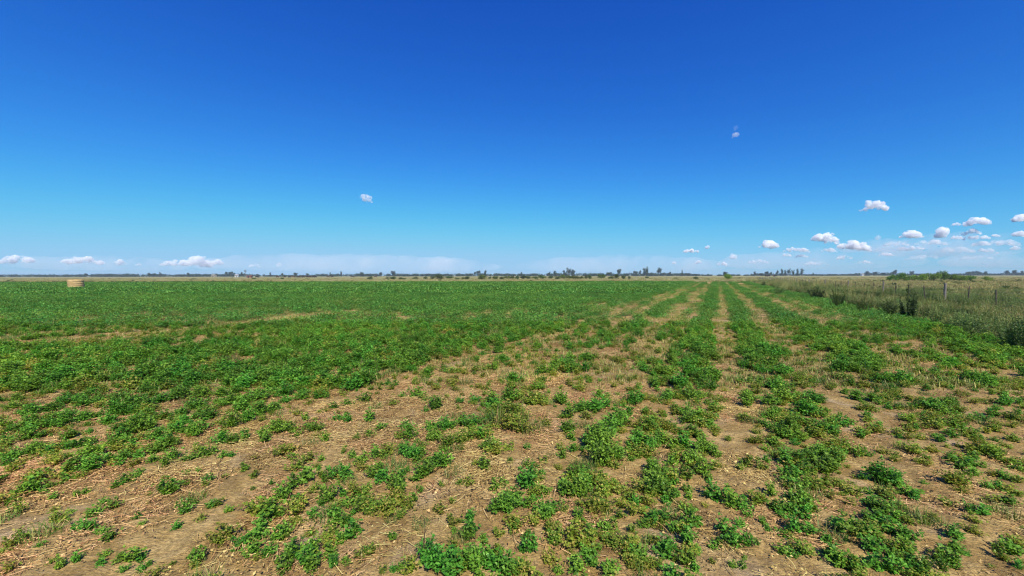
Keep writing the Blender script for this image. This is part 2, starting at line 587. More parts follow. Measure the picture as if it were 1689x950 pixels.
def scatter(name, P, rz, sc, idx, protos, label=None):
    """Uncountable ground cover: ONE object whose points carry copies of a few small tufts."""
    c = bpy.data.collections.new(name + ' kinds')
    for k, me in enumerate(protos):
        c.objects.link(bpy.data.objects.new(f'{name} kind {k:02d}', me))
    me = bpy.data.meshes.new(name)
    n = len(P)
    me.vertices.add(n)
    me.vertices.foreach_set('co', np.ascontiguousarray(P, np.float32).ravel())
    a = me.attributes.new('turn', 'FLOAT_VECTOR', 'POINT')
    rv = np.zeros((n, 3), np.float32)
    rv[:, 2] = rz
    a.data.foreach_set('vector', rv.ravel())
    a = me.attributes.new('size', 'FLOAT_VECTOR', 'POINT')
    sc = np.asarray(sc, np.float32)
    if sc.ndim == 1: sc = np.repeat(sc[:, None], 3, 1)
    a.data.foreach_set('vector', np.ascontiguousarray(sc).ravel())
    a = me.attributes.new('pick', 'INT', 'POINT')
    a.data.foreach_set('value', np.asarray(idx, np.int32))
    o = obj(name, me)
    g = bpy.data.node_groups.new(name, 'GeometryNodeTree')
    g.interface.new_socket('Geometry', in_out='INPUT', socket_type='NodeSocketGeometry')
    g.interface.new_socket('Geometry', in_out='OUTPUT', socket_type='NodeSocketGeometry')
    gi, go = g.nodes.new('NodeGroupInput'), g.nodes.new('NodeGroupOutput')
    ip = g.nodes.new('GeometryNodeInstanceOnPoints')
    ci = g.nodes.new('GeometryNodeCollectionInfo')
    ci.inputs['Collection'].default_value = c
    ci.inputs['Separate Children'].default_value = True
    ci.inputs['Reset Children'].default_value = True

    def named(dt, nm):
        q = g.nodes.new('GeometryNodeInputNamedAttribute')
        q.data_type = dt
        q.inputs['Name'].default_value = nm
        return q.outputs['Attribute']
    g.links.new(gi.outputs[0], ip.inputs['Points'])
    g.links.new(ci.outputs[0], ip.inputs['Instance'])
    ip.inputs['Pick Instance'].default_value = True
    g.links.new(named('INT', 'pick'), ip.inputs['Instance Index'])
    g.links.new(named('FLOAT_VECTOR', 'turn'), ip.inputs['Rotation'])
    g.links.new(named('FLOAT_VECTOR', 'size'), ip.inputs['Scale'])
    g.links.new(ip.outputs[0], go.inputs[0])
    mod = o.modifiers.new('scatter', 'NODES')
    mod.node_group = g
    tag(o, label, None, None, 'stuff')
    return o


# ------------------------------------------------------------------ alfalfa: plants traced from the photograph
# rows of (x, y of the foot, width, kind) in three enlarged strips of the photograph
T1 = '''60 80 130,150 110 150,260 90 150,330 60 150,420 70 130,60 200 140,140 180 140,250 160 140,330 170 150,420 150 120,480 60 120,40 250 90,200 230 90,240 310 110,600 60 150,700 50 140,560 120 120,640 100 140,720 90 120,800 60 150,900 40 140,1000 30 130,1100 20 100,960 90 100,1040 140 120,880 150 90,780 140 90,1160 60 120,1240 60 130,1300 40 120,1200 100 120,1290 110 130,1360 90 110,1150 180 120,1230 150 100,1420 20 120,1500 30 90,1600 20 90,1660 80 60,1520 130 60,1670 130 60,
400 280 110,340 290 110,450 260 90,600 240 150,680 210 150,740 190 120,560 270 110,620 340 140,540 340 100,690 330 80,660 280 100,780 310 140,850 280 120,800 270 100,760 350 90,860 340 90,930 350 100,820 380 80,1020 330 110,1060 310 70,1110 335 60,1150 330 50,1000 200 100,860 210 60,1100 260 90,1160 260 110,1220 235 80,1310 230 80,1380 200 120,1450 190 90,1320 250 80,1480 210 60,1570 190 90,1620 240 60,1400 320 100 y,1540 340 80 y,1600 330 50,1585 370 35,1660 420 90,1620 430 60,1520 450 120,1450 490 110,1410 530 110,1480 540 80,1380 550 70,1640 540 110,1600 560 60,
40 370 110,20 340 70,240 400 90,360 400 130,420 370 100,330 440 100,380 430 70,160 500 170,100 510 110,220 490 90,270 520 80,650 440 110,600 460 70,690 410 80,570 475 60,850 520 140,930 470 60 y,820 440 60 y,1040 455 70,985 405 50,1120 430 50 y,1220 395 70,1270 430 70 y,1350 450 40,930 410 50,430 500 60,380 510 60,20 550 60,100 590 90 y,50 580 70,270 590 70 y,470 620 110,570 580 90,520 560 70,440 630 60,430 700 110,370 690 70,545 760 110,500 720 80,460 690 80,340 650 50,280 690 70 y,920 620 90,970 570 50,1060 580 70,1000 650 70 y,1140 605 60,680 650 60,710 680 50,740 560 35 y,750 520 50 y,200 780 70,100 740 110 y,40 780 90 y,20 800 80 y,640 850 140,600 840 70,700 830 80,500 870 80,520 830 70,380 860 90,300 890 90,250 850 70 y,990 840 100,960 820 60,860 860 50 y,700 890 70,620 890 70,740 870 60,1280 740 140,1260 810 120,1200 760 100,1340 640 140,1300 690 120,1160 780 40,1130 690 50,1380 740 100,1420 700 90,1380 620 80,1470 650 80 g,1460 830 150,1530 870 140,1420 890 120,1560 810 100,1640 830 110,1660 870 80,1640 740 120 g,1670 650 80,1560 620 80,1660 600 70,1520 690 70 g'''
T2 = '''130 40 80,40 60 60,380 20 80,430 40 40,310 20 40,600 50 50,670 50 60,480 85 110,430 95 50,770 80 100,760 50 80,850 40 100,950 60 110 g,1010 60 90 g,1100 50 100,1290 20 60,1200 95 90,1270 95 110,1320 70 80,1450 60 100,1490 50 80,1440 110 70,1640 40 110,1140 120 80,1110 125 50,150 140 80,30 130 60,335 180 75,300 235 70 y,350 235 90,150 215 60,205 185 60,660 180 130,620 160 80,470 250 90,460 200 80,530 190 100,560 180 60,560 270 100 g,650 260 110 g,700 240 80,750 310 110,820 120 120 g,800 170 140 g,900 160 160 g,950 190 120 g,1130 200 110,1150 230 60,1385 180 130,1340 160 70,1420 150 80,1540 190 120,1570 150 70,1650 170 70,1330 230 130,1290 300 200,1250 280 130,1310 370 170,1380 330 110,1240 370 90 g,1490 260 110,1540 280 100,1600 250 80,1660 280 80,1660 360 80,930 275 40,850 295 70 y,1020 345 60 y,1110 320 60,1100 280 60 y,850 350 40,940 365 60,360 340 120,330 310 80,410 320 60,110 350 90,180 330 80,60 320 60,20 290 40,520 390 100,480 380 90,420 440 120,380 450 70,440 410 90,210 450 100,160 430 80,280 470 110,300 510 90,340 400 40,260 560 110 g,200 600 130 g,290 630 90 g,350 570 90 g,370 530 60,400 490 50,30 430 90,20 400 60,40 560 80,20 510 60,50 720 130,30 650 90,80 690 70,720 400 80,740 390 50 y,680 380 50 y,640 470 70 y,600 470 40,510 470 50 y,770 490 70,820 470 60,930 480 110,910 460 80,960 430 90,1010 400 40,1010 510 80,990 490 50,1130 510 110,1180 520 140,1230 480 110,1110 470 70,1170 430 110,1220 410 80,1100 550 50,1290 560 90 g,1320 480 60,1310 580 60,830 620 150,770 610 80,880 570 100,850 560 90,920 570 60,980 540 60,1030 640 130,1060 600 80,980 610 60,1080 670 50,500 600 80 y,560 560 50 y,650 690 90,650 640 70,570 770 60 y,570 700 40,720 750 50 y,660 700 40,780 840 90 y,800 790 50,740 820 60 y,940 800 90,940 730 60,910 790 50,1060 750 70,1120 760 80 g,1040 690 40,1150 800 50 g,1240 750 100,1230 700 80,1310 690 80,1290 790 50,1330 730 60,1385 630 75 y,1470 560 70,1500 540 50,1590 520 150,1560 470 120,1620 430 110,1640 540 90,1560 400 110,1650 460 70,1560 660 110,1510 680 70,1620 640 90,1660 710 80,1440 840 110 g,1400 780 100 g,1480 800 110 g,1540 760 90 g,1620 840 120,1650 800 80,1560 870 90 g,1480 890 100 g,1180 890 120,1260 870 80,1090 890 60,460 900 180,560 905 200,660 905 180,720 860 90,780 905 150,840 905 110,880 905 80,270 900 50,160 800 80 y,100 820 80 y,30 850 60,140 790 50'''
T3 = '''40 40 100,100 30 80,180 40 60 g,50 150 130,100 120 80,40 110 90,150 170 80,60 210 110,110 230 70,180 190 60 g,240 230 50 g,30 270 90,120 300 120,170 310 80,190 320 50,60 360 110,110 410 110,40 430 90,140 430 60,330 70 100,320 30 80,360 30 60,440 60 130,500 40 130,540 30 90,450 130 90,480 100 90,560 140 110,620 110 140,650 60 120,600 160 90,640 80 90,690 50 90,550 200 130,500 220 120,440 180 70,470 260 100,380 240 80 g,340 150 90 g,400 160 60,290 130 60 g,590 230 110,660 220 100,710 200 110,760 210 80,800 170 100,830 150 70,740 170 90,700 120 70,870 30 110,950 40 90,910 90 100 g,920 130 70,980 60 70,940 220 110 g,890 220 70,970 190 60 g,1120 150 90,1090 120 50,1160 180 60,880 300 90,820 270 80,930 300 60,720 390 200,690 320 140,760 340 130,640 340 130,580 350 120,520 360 110,620 400 110,540 420 110,500 310 70,420 290 60,340 370 110 y,400 380 80 y,300 380 60 y,430 340 60,560 480 130,520 440 90,620 480 90,640 450 60,590 560 150,640 590 110,550 600 110,500 590 110,620 620 90,460 570 70,720 460 80 y,800 500 60 y,740 520 80 y,1140 340 80 g,1080 330 80 g,1060 300 50,1210 320 60,1240 90 130,1180 80 90,1300 70 110,1340 60 100,1290 110 100,1290 170 100,1350 170 120,1400 200 90,1430 140 70,1480 140 110,1530 110 90,1600 60 110,1660 100 80,1620 130 80,1570 50 60,1670 50 60,1600 200 130 g,1640 240 110 g,1500 310 130,1440 320 90,1560 330 100,1590 260 70 g,1480 260 90 g,1330 330 110,1380 370 120,1440 400 100,1390 450 110,1340 440 60,1500 460 80,1560 460 90,1600 420 60,1680 490 30,1480 610 120,1420 590 80,1520 590 60,1330 550 60,1250 660 100 g,1200 650 60 g,1000 450 180,960 420 110,1060 450 150,1120 500 140,1150 520 80,900 420 60,1200 440 50,980 600 190,1010 690 180,940 640 130,1060 640 120,940 550 110,1060 560 90,1090 720 90,930 720 110,790 690 120,770 650 70,820 650 60,560 680 110,620 690 110,500 690 70,410 640 60,430 670 50,300 570 120,250 560 110,180 540 120,140 520 70,330 600 60,400 530 60,450 510 80,220 690 90,300 650 70,270 760 130,330 750 90,210 750 80,160 760 60,380 730 50,320 800 40,310 850 60,260 850 60,160 840 50 y,30 600 90,50 680 110,90 650 70,40 770 110,90 790 60,30 860 110,80 880 60,500 770 90,540 750 70 y,750 820 130,800 850 130,860 880 130,720 790 60,940 790 130,960 860 150,1040 880 150,1110 800 130,1140 860 120,1080 840 100,1200 880 110,1320 850 160,1350 790 120,1290 880 90,1400 800 70,1270 830 90,1380 720 60,1570 820 110 y,1560 760 80 g,1620 830 90 g,1660 870 80,1600 780 70 y'''
plants = []
for txt, ox, k in ((T1, 0, 3.016), (T2, 560, 3.016), (T3, 1120, 2.968)):
    for item in txt.replace('\n', '').split(','):
        if item.strip():
            q = item.split()
            plants.append((ox + float(q[0]) / k, 650 + float(q[1]) / k, float(q[2]) / k, q[3] if len(q) > 3 else 'a'))

KINDS = {
    'aS': [alfalfa_shape(100 + i, 0.16, 0.11, 14, 5, 0.023, M_LEAF) for i in range(5)],
    'aM': [alfalfa_shape(120 + i, 0.30, 0.17, 44, 7, 0.024, M_LEAF) for i in range(6)],
    'aL': [alfalfa_shape(140 + i, 0.50, 0.26, 105, 9, 0.025, M_LEAF) for i in range(5)],
    'yS': [alfalfa_shape(160 + i, 0.18, 0.10, 12, 5, 0.024, M_LEAFY) for i in range(4)],
    'yM': [alfalfa_shape(170 + i, 0.30, 0.14, 24, 6, 0.026, M_LEAFY) for i in range(3)],
}
GRASSK = [grass_mesh(200 + i, 110, 0.26, 0.06, 0.19, 0.007, M_GRASS, 0.9, 0.6) for i in range(4)]

info = []
for (px, py, pw, kd) in plants:
    gx, gy = ground_at(px, py)
    dist = math.hypot(gx, gy)
    wm = pw * gy / FPX * (gy / dist) * 1.27
    sh = 0.34 * wm
    x, y = gx + gx / dist * sh, gy + gy / dist * sh
    info.append((pw * pw, x, y, wm, kd, px, py))
info.sort(key=lambda t: -t[0])
sp = {}
special = {  # (photo x, photo y): label of the plant nearest to it
    (745, 946): 'lush alfalfa clump of broad leaves cut by the lower frame edge, centre of its mat',
    (988, 750): 'large dense alfalfa mound, the biggest in the bare middle lanes',
    (1362, 781): 'big round bright alfalfa bush standing alone on the row beside the sandy lane',
    (1450, 852): 'tall leafy alfalfa bush with a dark shadow on the straw beside it',
    (1087, 822): 'broad bright alfalfa mound beside a shaded patch of soil',
    (671, 710): 'small round deep green alfalfa ball alone on pale straw',
    (282, 822): 'compact alfalfa dome alone in the widest stretch of straw',
    (835, 855): 'wide alfalfa clump pierced by an upright grass blade',
    (902, 862): 'thick alfalfa clump with a shadowed gap on one side',
    (1565, 936): 'tall alfalfa bush near the bottom corner with heavy dark shadow',
    (950, 822): 'fresh bright alfalfa clump below the large dense mound',
    (555, 938): 'wide spreading alfalfa clump beside the bare pale crust of soil',
    (53, 815): 'long low alfalfa mound lying across straw near the field edge of view',
    (1457, 801): 'flat wide alfalfa mat of dark ragged leaves',
}
special = [(k, v) for k, v in special.items()]
used_special = set()
n_ind = 0
rest_plants = []
for rank, (area, x, y, wm, kd, px, py) in enumerate(info):
    size = 'L' if wm > 0.40 else ('M' if wm > 0.22 else 'S')
    if kd == 'g' or n_ind >= 296:
        rest_plants.append((x, y, wm, kd))
        continue
    key = kd + (size if kd == 'a' else ('M' if size != 'S' else 'S'))
    fol, stm = KINDS[key][rank % len(KINDS[key])]
    nat = {'aS': (0.16, 0.11), 'aM': (0.30, 0.17), 'aL': (0.50, 0.26), 'yS': (0.18, 0.10), 'yM': (0.30, 0.14)}[key]
    s = wm / nat[0]
    hz = np.clip((0.44 * wm + 0.05) * rng.uniform(0.7, 1.3), 0.07, 0.42) / nat[1]
    e = bpy.data.objects.new('alfalfa_plant', None)
    COL.objects.link(e)
    e.location = (x, y, float(ground_z(x, y)) - 0.012)
    e.rotation_euler = (0, 0, rng.uniform(0, 6.28))
    e.scale = (s, s, hz)
    obj('foliage', fol, e)
    obj('stems', stm, e)
    lab = None
    for i, ((sx, sy), t) in enumerate(special):
        if i not in used_special and abs(px - sx) < 14 and abs(py - sy) < 14:
            lab = t
            used_special.add(i)
            break
    x0 = x - TA * y
    where = ('on straw in the wide bare patch' if x0 < -1.9 else 'in the lanes between the bare patch and the sandy lane' if x0 < 0.25 else
             'in the crop row beside the sandy lane' if x0 < 1.6 else 'on dry soil between the sandy lane and the weedy verge')
    look = {'aL': 'large bushy green', 'aM': 'medium leafy green', 'aS': 'small green', 'yM': 'straggly yellowish', 'yS': 'tiny yellowish'}[key]
    grp = f'{look} alfalfa plants {where}'
    tag(e, lab or f'{look} alfalfa plant {where}', 'crop plant', grp)
    n_ind += 1

# a dead stalk standing by the widest mat of alfalfa
gx, gy = ground_at(698, 930)
mb = MB()
mb.tube([(0, 0, -0.02), (0.004, 0.003, 0.10), (0.012, 0.0, 0.19), (0.010, 0.006, 0.25)], [0.0045, 0.004, 0.0032, 0.002], 6)
mb.tube([(0.011, 0.001, 0.17), (0.03, 0.01, 0.205)], [0.0025, 0.0012], 5)
tag(obj('dry_stalk', mb.mesh('dry_stalk', plain('dead_stalk', (0.06, 0.04, 0.022), (0.13, 0.09, 0.05), 60)), None, (gx, gy, float(ground_z(gx, gy)))),
    'single dark dead stalk standing upright in pale soil beside the wide alfalfa mat', 'dead stalk')

# ------------------------------------------------------------------ alfalfa: cover of the whole field
CX0 = [-60, -30, -9, -7, -5.9, -5.3, -4.6, -4.15, -3.7, -3.35, -3.0, -2.6, -2.2, -1.75, -1.35, -1.1, -0.8, -0.45, -0.1, 0.08, 0.3, 0.42, 0.65, 1.0, 1.3, 1.5, 1.8, 2.15, 2.5, 2.85, 3.15, 3.45, 3.8, 4.3, 4.8, 5.3, 5.8, 6.6, 7.0, 7.3, 60]
CCV = [.97, .97, .98, .94, .86, .80, .28, .60, .22, .26, .66, .60, .42, .14, .50, .34, .72, 1.02, .70, .10, .08, .14, .74, 1.12, .66, .12, .10, .40, .86, 1.02, .60, .18, .26, .52, .32, .66, .98, 1.08, .85, 0, 0]


def cover(x, y):
    x0 = x - TA * y
    v = y * 1.125
    wob = 0.34 * (vnoise(v / 3.5, x0 / 3.0, 5) - 0.5) + np.clip((6 - y) / 4, 0, 1) * 0.15
    c = np.interp(x0 + wob, CX0, CCV)
    n = fbm(v / 2.6, x0 / 0.5, 11, 4)
    n2 = fbm(v / 5.0, x0 / 1.6, 21, 3)
    amp = np.where(x0 < -6, 1.0, np.where(y < 7.5, 0.45, 0.62))
    n3 = fbm(v / 11.0, x0 / 0.75, 31, 3)                      # long streaks along the rows
    c = c + amp * ((n - 0.5) * 1.15 + (n2 - 0.5) * 0.6) + np.where(x0 < -5, 1.3, 0.35) * (n3 - 0.52)
    # farther off the stand closes up on the wide side
    far = np.clip((y - 16) / 30, 0, 1)
    c = c + far * np.where(x0 < -7.0, 0.25, np.where(x0 < -5, 0.15, 0.0))
    c = c + np.where(x0 < -5.4, 0.30 * np.clip((9.5 - y) / 3, 0, 1), 0)
    # thin yellowish drift
    px, py = CX + FPX * x / y, 454 + FPX * H / y
    thin = np.exp(-(((px - 220) / 330) ** 2 + ((py - 553) / 26) ** 2)) + 0.6 * np.exp(-(((px - 560) / 260) ** 2 + ((py - 523) / 9) ** 2)) + 0.6 * np.exp(-(((px - 60) / 160) ** 2 + ((py - 604) / 14) ** 2))
    c = c - 0.72 * thin
    c = np.where((x0 > 7.1 + 0.4 * (n - .5)) | (y > 93), -1, c)
    return c


def field_points(y0, y1, dens, seed, xpad=5.0):
    r = np.random.default_rng(seed)
    xm = 1.33 * y1 + xpad
    n = int((y1 - y0) * 2 * xm * dens)
    x, y = r.uniform(-xm, xm, n), r.uniform(y0, y1, n)
    k = (np.abs(x) < 1.33 * y + xpad) & (x - TA * y < 7.4)
    return x[k], y[k], r


P_, R_, S_, I_ = [], [], [], []
fprot = [k[0] for k in KINDS['aS']] + [k[0] for k in KINDS['aM']] + [k[0] for k in KINDS['yS']] + [k[0] for k in KINDS['yM']] + GRASSK
nA, nB, nC, nD = 5, 11, 15, 18


def far_tuft(seed, n, wid, hgt, leaf):
    r = np.random.default_rng(seed)
    a, q = r.uniform(0, 6.28, n), np.sqrt(r.random(n)) * wid / 2
    p = np.stack([np.cos(a) * q, np.sin(a) * q, hgt * r.random(n) ** 0.7 * (0.6 + 0.8 * vnoise(np.cos(a) * q * 4 + seed, np.sin(a) * q * 4, seed % 9))], 1)
    d = rand_dirs(n, r) * [1, 1, 0.5]
    sz = leaf * r.uniform(0.6, 1.3, n)
    V, F = leaf_quads(p, d, rand_dirs(n, r) * 0.55 + [0, 0, 1], sz, sz * 0.7)
    return mesh_np('crop_tuft', V, F, M_FIELD)


f0 = len(fprot)
fprot += [far_tuft(300 + i, 150, 0.55, 0.20, 0.05) for i in range(4)]
fs = len(fprot)
fprot += [grass_mesh(220 + i, 90, 0.5, 0.04, 0.13, 0.010, M_STUB, 1.0, 0.6) for i in range(3)]
f1 = len(fprot)
fprot += [far_tuft(320 + i, 170, 1.5, 0.24, 0.12) for i in range(4)]


def put(x, y, s, idx, r, zs=None):
    P_.append(np.stack([x, y, ground_z(x, y) - 0.01], 1))
    R_.append(r.uniform(0, 6.28, len(x)))
    s = np.asarray(s, float)
    S_.append(np.stack([s, s, s if zs is None else zs], 1))
    I_.append(idx)


# leftover traced plants
for (x, y, wm, kd) in rest_plants:
    xa, ya = np.array([x]), np.array([y])
    if kd == 'g':
        for _ in range(2):
            o = rng.normal(0, wm * 0.2, 2)
            put(xa + o[0], ya + o[1], [wm / 0.30], [nC + int(rng.integers(4))], rng)
    elif kd == 'y':
        put(xa, ya, [wm / 0.18], [nB + int(rng.integers(4))], rng)
    else:
        put(xa, ya, [wm / 0.16], [int(rng.integers(5))], rng, [min(wm / 0.16, 1.8)])
TX = np.array([p[1] for p in info]); TY = np.array([p[2] for p in info])

# small sprigs and grass between the traced plants
x, y, r = field_points(1.2, 6.6, 80, 41, 4.0)
c = cover(x, y)
x0 = x - TA * y
k = r.random(len(x)) < np.clip(0.12 + 0.85 * (c - 0.15), 0.08, 0.95) * np.where(x0 > 0.4, 1.1, np.where(x0 < -3.2, 0.65, 1.05))
x, y, x0, c = x[k], y[k], x0[k], c[k]
u = r.random(len(x))
idx = np.where(u < 0.34, r.integers(0, 5, len(x)), np.where(u < 0.66, nB + r.integers(0, 4, len(x)), nC + r.integers(0, 4, len(x))))
outside = np.abs(CX + FPX * x / y - CX) > 880                 # ground the photograph does not show
idx = np.where((((x0 < -4.6) & (c > 0.45)) | outside) & (u < 0.30), nA + r.integers(0, 6, len(x)), idx)
put(x, y, np.where(idx >= nC, r.uniform(0.35, 0.9, len(x)), r.uniform(0.3, 0.95, len(x))), idx, r)
# strip between the traced part and the middle distance
x, y, r = field_points(5.9, 14, 30, 42)
c = cover(x, y)
traced = (y < 6.9) & (CX + FPX * x / y > -20) & (CX + FPX * x / y < 1710)
k = (r.random(len(x)) < np.clip((c - 0.15) * 1.5, 0.0, 1)) & ~(traced & (r.random(len(x)) < np.where(x - TA * y < -5.4, 0.1, 0.6)))
k2 = (~k) & (r.random(len(x)) < np.where(x - TA * y > 0.3, 0.75, 0.55))
xa, ya, ca = x[k], y[k], c[k]
u = r.random(len(xa))
idx = np.where(u < 0.62, nA + r.integers(0, 6, len(xa)), np.where(u < 0.86, r.integers(0, 5, len(xa)), nC + r.integers(0, 4, len(xa))))
sc = np.where(idx < 5, r.uniform(0.8, 1.5, len(xa)), r.uniform(0.7, 1.35, len(xa))) * (0.8 + 0.35 * np.clip(ca, 0, 1))
put(xa, ya, sc, idx, r)
xa, ya = x[k2], y[k2]
u = r.random(len(xa))
idx = np.where(u < 0.5, nB + r.integers(0, 4, len(xa)), np.where(u < 0.8, nC + r.integers(0, 4, len(xa)), r.integers(0, 5, len(xa))))
put(xa, ya, r.uniform(0.5, 1.0, len(xa)), idx, r)
# middle distance
x, y, r = field_points(13, 34, 15, 43)
c = cover(x, y)
k = r.random(len(x)) < np.clip((c - 0.34) * 1.9, 0.015, 1) * np.where(x - TA * y < -6, 0.62, 1.0)
x, y, c = x[k], y[k], c[k]
put(x, y, r.uniform(0.5, 1.0, len(x)) * np.where(x - TA * y < -6, 1.3, 0.9), f0 + r.integers(0, 4, len(x)), r, r.uniform(0.55, 1.2, len(x)) * (0.7 + 0.4 * np.clip(c, 0, 1)))
x, y, r = field_points(33, 96, 7, 45)                         # rows near the lane stay apart far off
k = (x - TA * y > -6.5)
x, y = x[k], y[k]
c = cover(x, y)
k = r.random(len(x)) < np.clip((c - 0.36) * 1.9, 0.01, 1)
x, y = x[k], y[k]
put(x, y, r.uniform(0.8, 1.4, len(x)), f0 + r.integers(0, 4, len(x)), r, r.uniform(0.7, 1.2, len(x)))
xs_, ys_, r2 = field_points(6, 75, 7, 46)
cs_ = cover(xs_, ys_)
k = (cs_ > -0.5) & (r2.random(len(xs_)) < np.clip(1.15 - 0.75 * cs_, 0.3, 1))
xs_, ys_ = xs_[k], ys_[k]
put(xs_, ys_, r2.uniform(0.6, 1.4, len(xs_)), fs + r2.integers(0, 3, len(xs_)), r2)
# far part
x, y, r = field_points(33, 102, 1.7, 44, 24)
c = cover(x, y)
k = (r.random(len(x)) < np.clip((c - 0.28) * 1.8, 0.03, 1)) & (x - TA * y < -6)
x, y, c = x[k], y[k], c[k]
put(x, y, r.uniform(0.7, 1.3, len(x)), f1 + r.integers(0, 4, len(x)), r, r.uniform(0.8, 1.3, len(x)))
scatter('alfalfa_ground_cover', np.concatenate(P_), np.concatenate(R_), np.concatenate(S_), np.concatenate([np.asarray(i) for i in I_]), fprot,
        'green alfalfa stand covering the rest of the field in uneven rows')

# ------------------------------------------------------------------ straw lying on the soil
lit = [litter_mesh(400 + i, 190, 0.55) for i in range(5)]
x, y, r = field_points(1.2, 12, 18, 51, 3.5)
sn = fbm(x / 0.9, y / 0.9, 33, 4)
c = cover(x, y)
x0 = x - TA * y
k = r.random(len(x)) < np.clip((sn - 0.30) * 3.0, np.where(x0 < -1.9, 0.5, 0.12), 1) * np.where(x0 < -1.9, 1.0, 0.48)
x, y = x[k], y[k]
scatter('straw_litter', np.stack([x, y, ground_z(x, y)], 1), r.uniform(0, 6.28, len(x)), r.uniform(0.75, 1.25, len(x)), r.integers(0, 5, len(x)), lit,
        'dry straw stalks strewn over the bare soil of the field')

# ------------------------------------------------------------------ weedy verge, pasture tufts
wk = [grass_mesh(500 + i, 70, 0.55, 0.3, 0.95, 0.012, M_WEED, 0.85, 0.55, 26, M_TAN) for i in range(4)]
wk += [herb_mesh(510 + i, 0.85, 0.6, 9, 26, 0.085, M_HERB, 0.5) for i in range(4)]
wk += [herb_mesh(520 + i, 0.55, 0.6, 10, 24, 0.075, M_DARK, 0.3) for i in range(3)]
wk += [grass_mesh(530 + i, 90, 0.6, 0.15, 0.45, 0.010, M_GRASS, 0.8, 0.6) for i in range(3)]
wk += [grass_mesh(540 + i, 60, 0.8, 0.15, 0.42, 0.013, M_TAN, 0.9, 0.6) for i in range(3)]
pp, rr, ss, ii = [], [], [], []


def weeds(u0, u1, v0, v1, dens, seed, weights, smin, smax):
    """Tufts over a band of the verge: u across the rows, v metres in depth."""
    r = np.random.default_rng(seed)
    n = int((u1 - u0) * (v1 - v0) * dens)
    u, v = r.uniform(u0, u1, n), r.uniform(v0, v1, n)
    x = u + TA * v
    k = (np.abs(x) < 1.36 * v + 7)
    u, v, x = u[k], v[k], x[k]
    n = len(u)
    cl = fbm(u / 2.2, v / 3.5, seed, 3)
    kinds = np.array(weights, float)
    cum = np.cumsum(kinds / kinds.sum())
    grp = np.searchsorted(cum, np.clip(r.random(n) * 0.45 + np.clip((cl - 0.3) * 2.5, 0, 1) * 0.55, 0, 0.999))
    st = np.array([0, 4, 8, 11, 14])[grp]
    ct = np.array([4, 4, 3, 3, 3])[grp]
    idx = st + (r.random(n) * ct).astype(int)
    pp.append(np.stack([x, v, ground_z(x, v) - 0.01], 1))
    rr.append(r.uniform(0, 6.28, n))
    s = r.uniform(smin, smax, n)
    ss.append(np.stack([s, s, s * r.uniform(0.75, 1.15, n)], 1))
    ii.append(idx)


weeds(7.15, 8.3, 3, 30, 10, 61, [1.6, 1.6, 1.2, 2.4, 0.2], 0.55, 1.0)
weeds(8.2, 9.6, 3, 30, 6, 62, [2.4, 1.2, 0.4, 2.2, 0.6], 0.5, 0.95)
weeds(9.4, 13.4, 3, 32, 7, 67, [0.7, 0.9, 0.3, 4.0, 1.0], 0.45, 0.95)
weeds(13.2, 17.5, 4, 36, 6, 63, [1.2, 3.4, 0.8, 0.8, 0.6], 0.6, 0.95)
weeds(17, 40, 5, 42, 3.0, 64, [0.8, 3.4, 0.3, 0.6, 1.6], 0.45, 0.8)
weeds(7.1, 15.5, 28, 64, 4.4, 65, [2.6, 1.6, 1.0, 1.0, 1.2], 0.75, 1.2)
weeds(7.1, 16, 60, 104, 2.0, 66, [2.6, 1.0, 0.8, 0.6, 2.2], 0.7, 1.15)
scatter('verge_weeds', np.concatenate(pp), np.concatenate(rr), np.concatenate(ss), np.concatenate(ii), wk,
        'tall seeding grass and grey green weeds along the fence beside the field')

pk = [grass_mesh(600 + i, 60, 1.6, 0.15, 0.45, 0.035, M_TAN, 0.9, 0.6) for i in range(3)]
pk += [grass_mesh(610 + i, 60, 1.6, 0.12, 0.38, 0.035, M_WEED, 0.9, 0.6) for i in range(2)]
pk += [herb_mesh(620 + i, 0.6, 1.2, 10, 18, 0.16, M_DARK, 0.3) for i in range(2)]
r = np.random.default_rng(71)
P2, I2, S2 = [], [], []
n = 6400                                                     # dry pasture
yy = 95 + 190 * r.random(n) ** 1.5
xx = r.uniform(-1.55, 1.65, n) * yy
P2.append(np.stack([xx, yy], 1)); I2.append(np.where(r.random(n) < 0.985, np.where(fbm(xx / 25, yy / 12, 4) < 0.52, r.integers(0, 3, n), r.integers(2, 5, n)), r.integers(5, 7, n))); S2.append(r.uniform(0.6, 1.3, n))
n = 3600                                                     # pasture behind the fence
yy = r.uniform(30, 104, n)
xx = 16 + TA * yy + (1.1 * yy - 4) * r.random(n)
P2.append(np.stack([xx, yy], 1)); I2.append(np.where(r.random(n) < 0.98, r.integers(0, 5, n), r.integers(5, 7, n))); S2.append(r.uniform(0.5, 1.1, n))
n = 1500                                                     # rank growth along the far end of the field
xx = r.uniform(-146, 66, n)
yy = 93.4 + 2.2 * r.random(n) + np.where(xx < -60, 3 * r.random(n), 0)
P2.append(np.stack([xx, yy], 1)); I2.append(np.where(r.random(n) < np.where(xx < -55, 0.55, 0.12), r.integers(5, 7, n), r.integers(2, 5, n))); S2.append(r.uniform(0.5, 1.0, n) * np.where(xx < -55, 1.05, 0.6))
q = np.concatenate(P2)
scatter('pasture_grass', np.concatenate([q, np.zeros((len(q), 1))], 1), r.uniform(0, 6.28, len(q)), np.concatenate(S2), np.concatenate(I2), pk,
        'dry tan pasture grass beyond the alfalfa field')

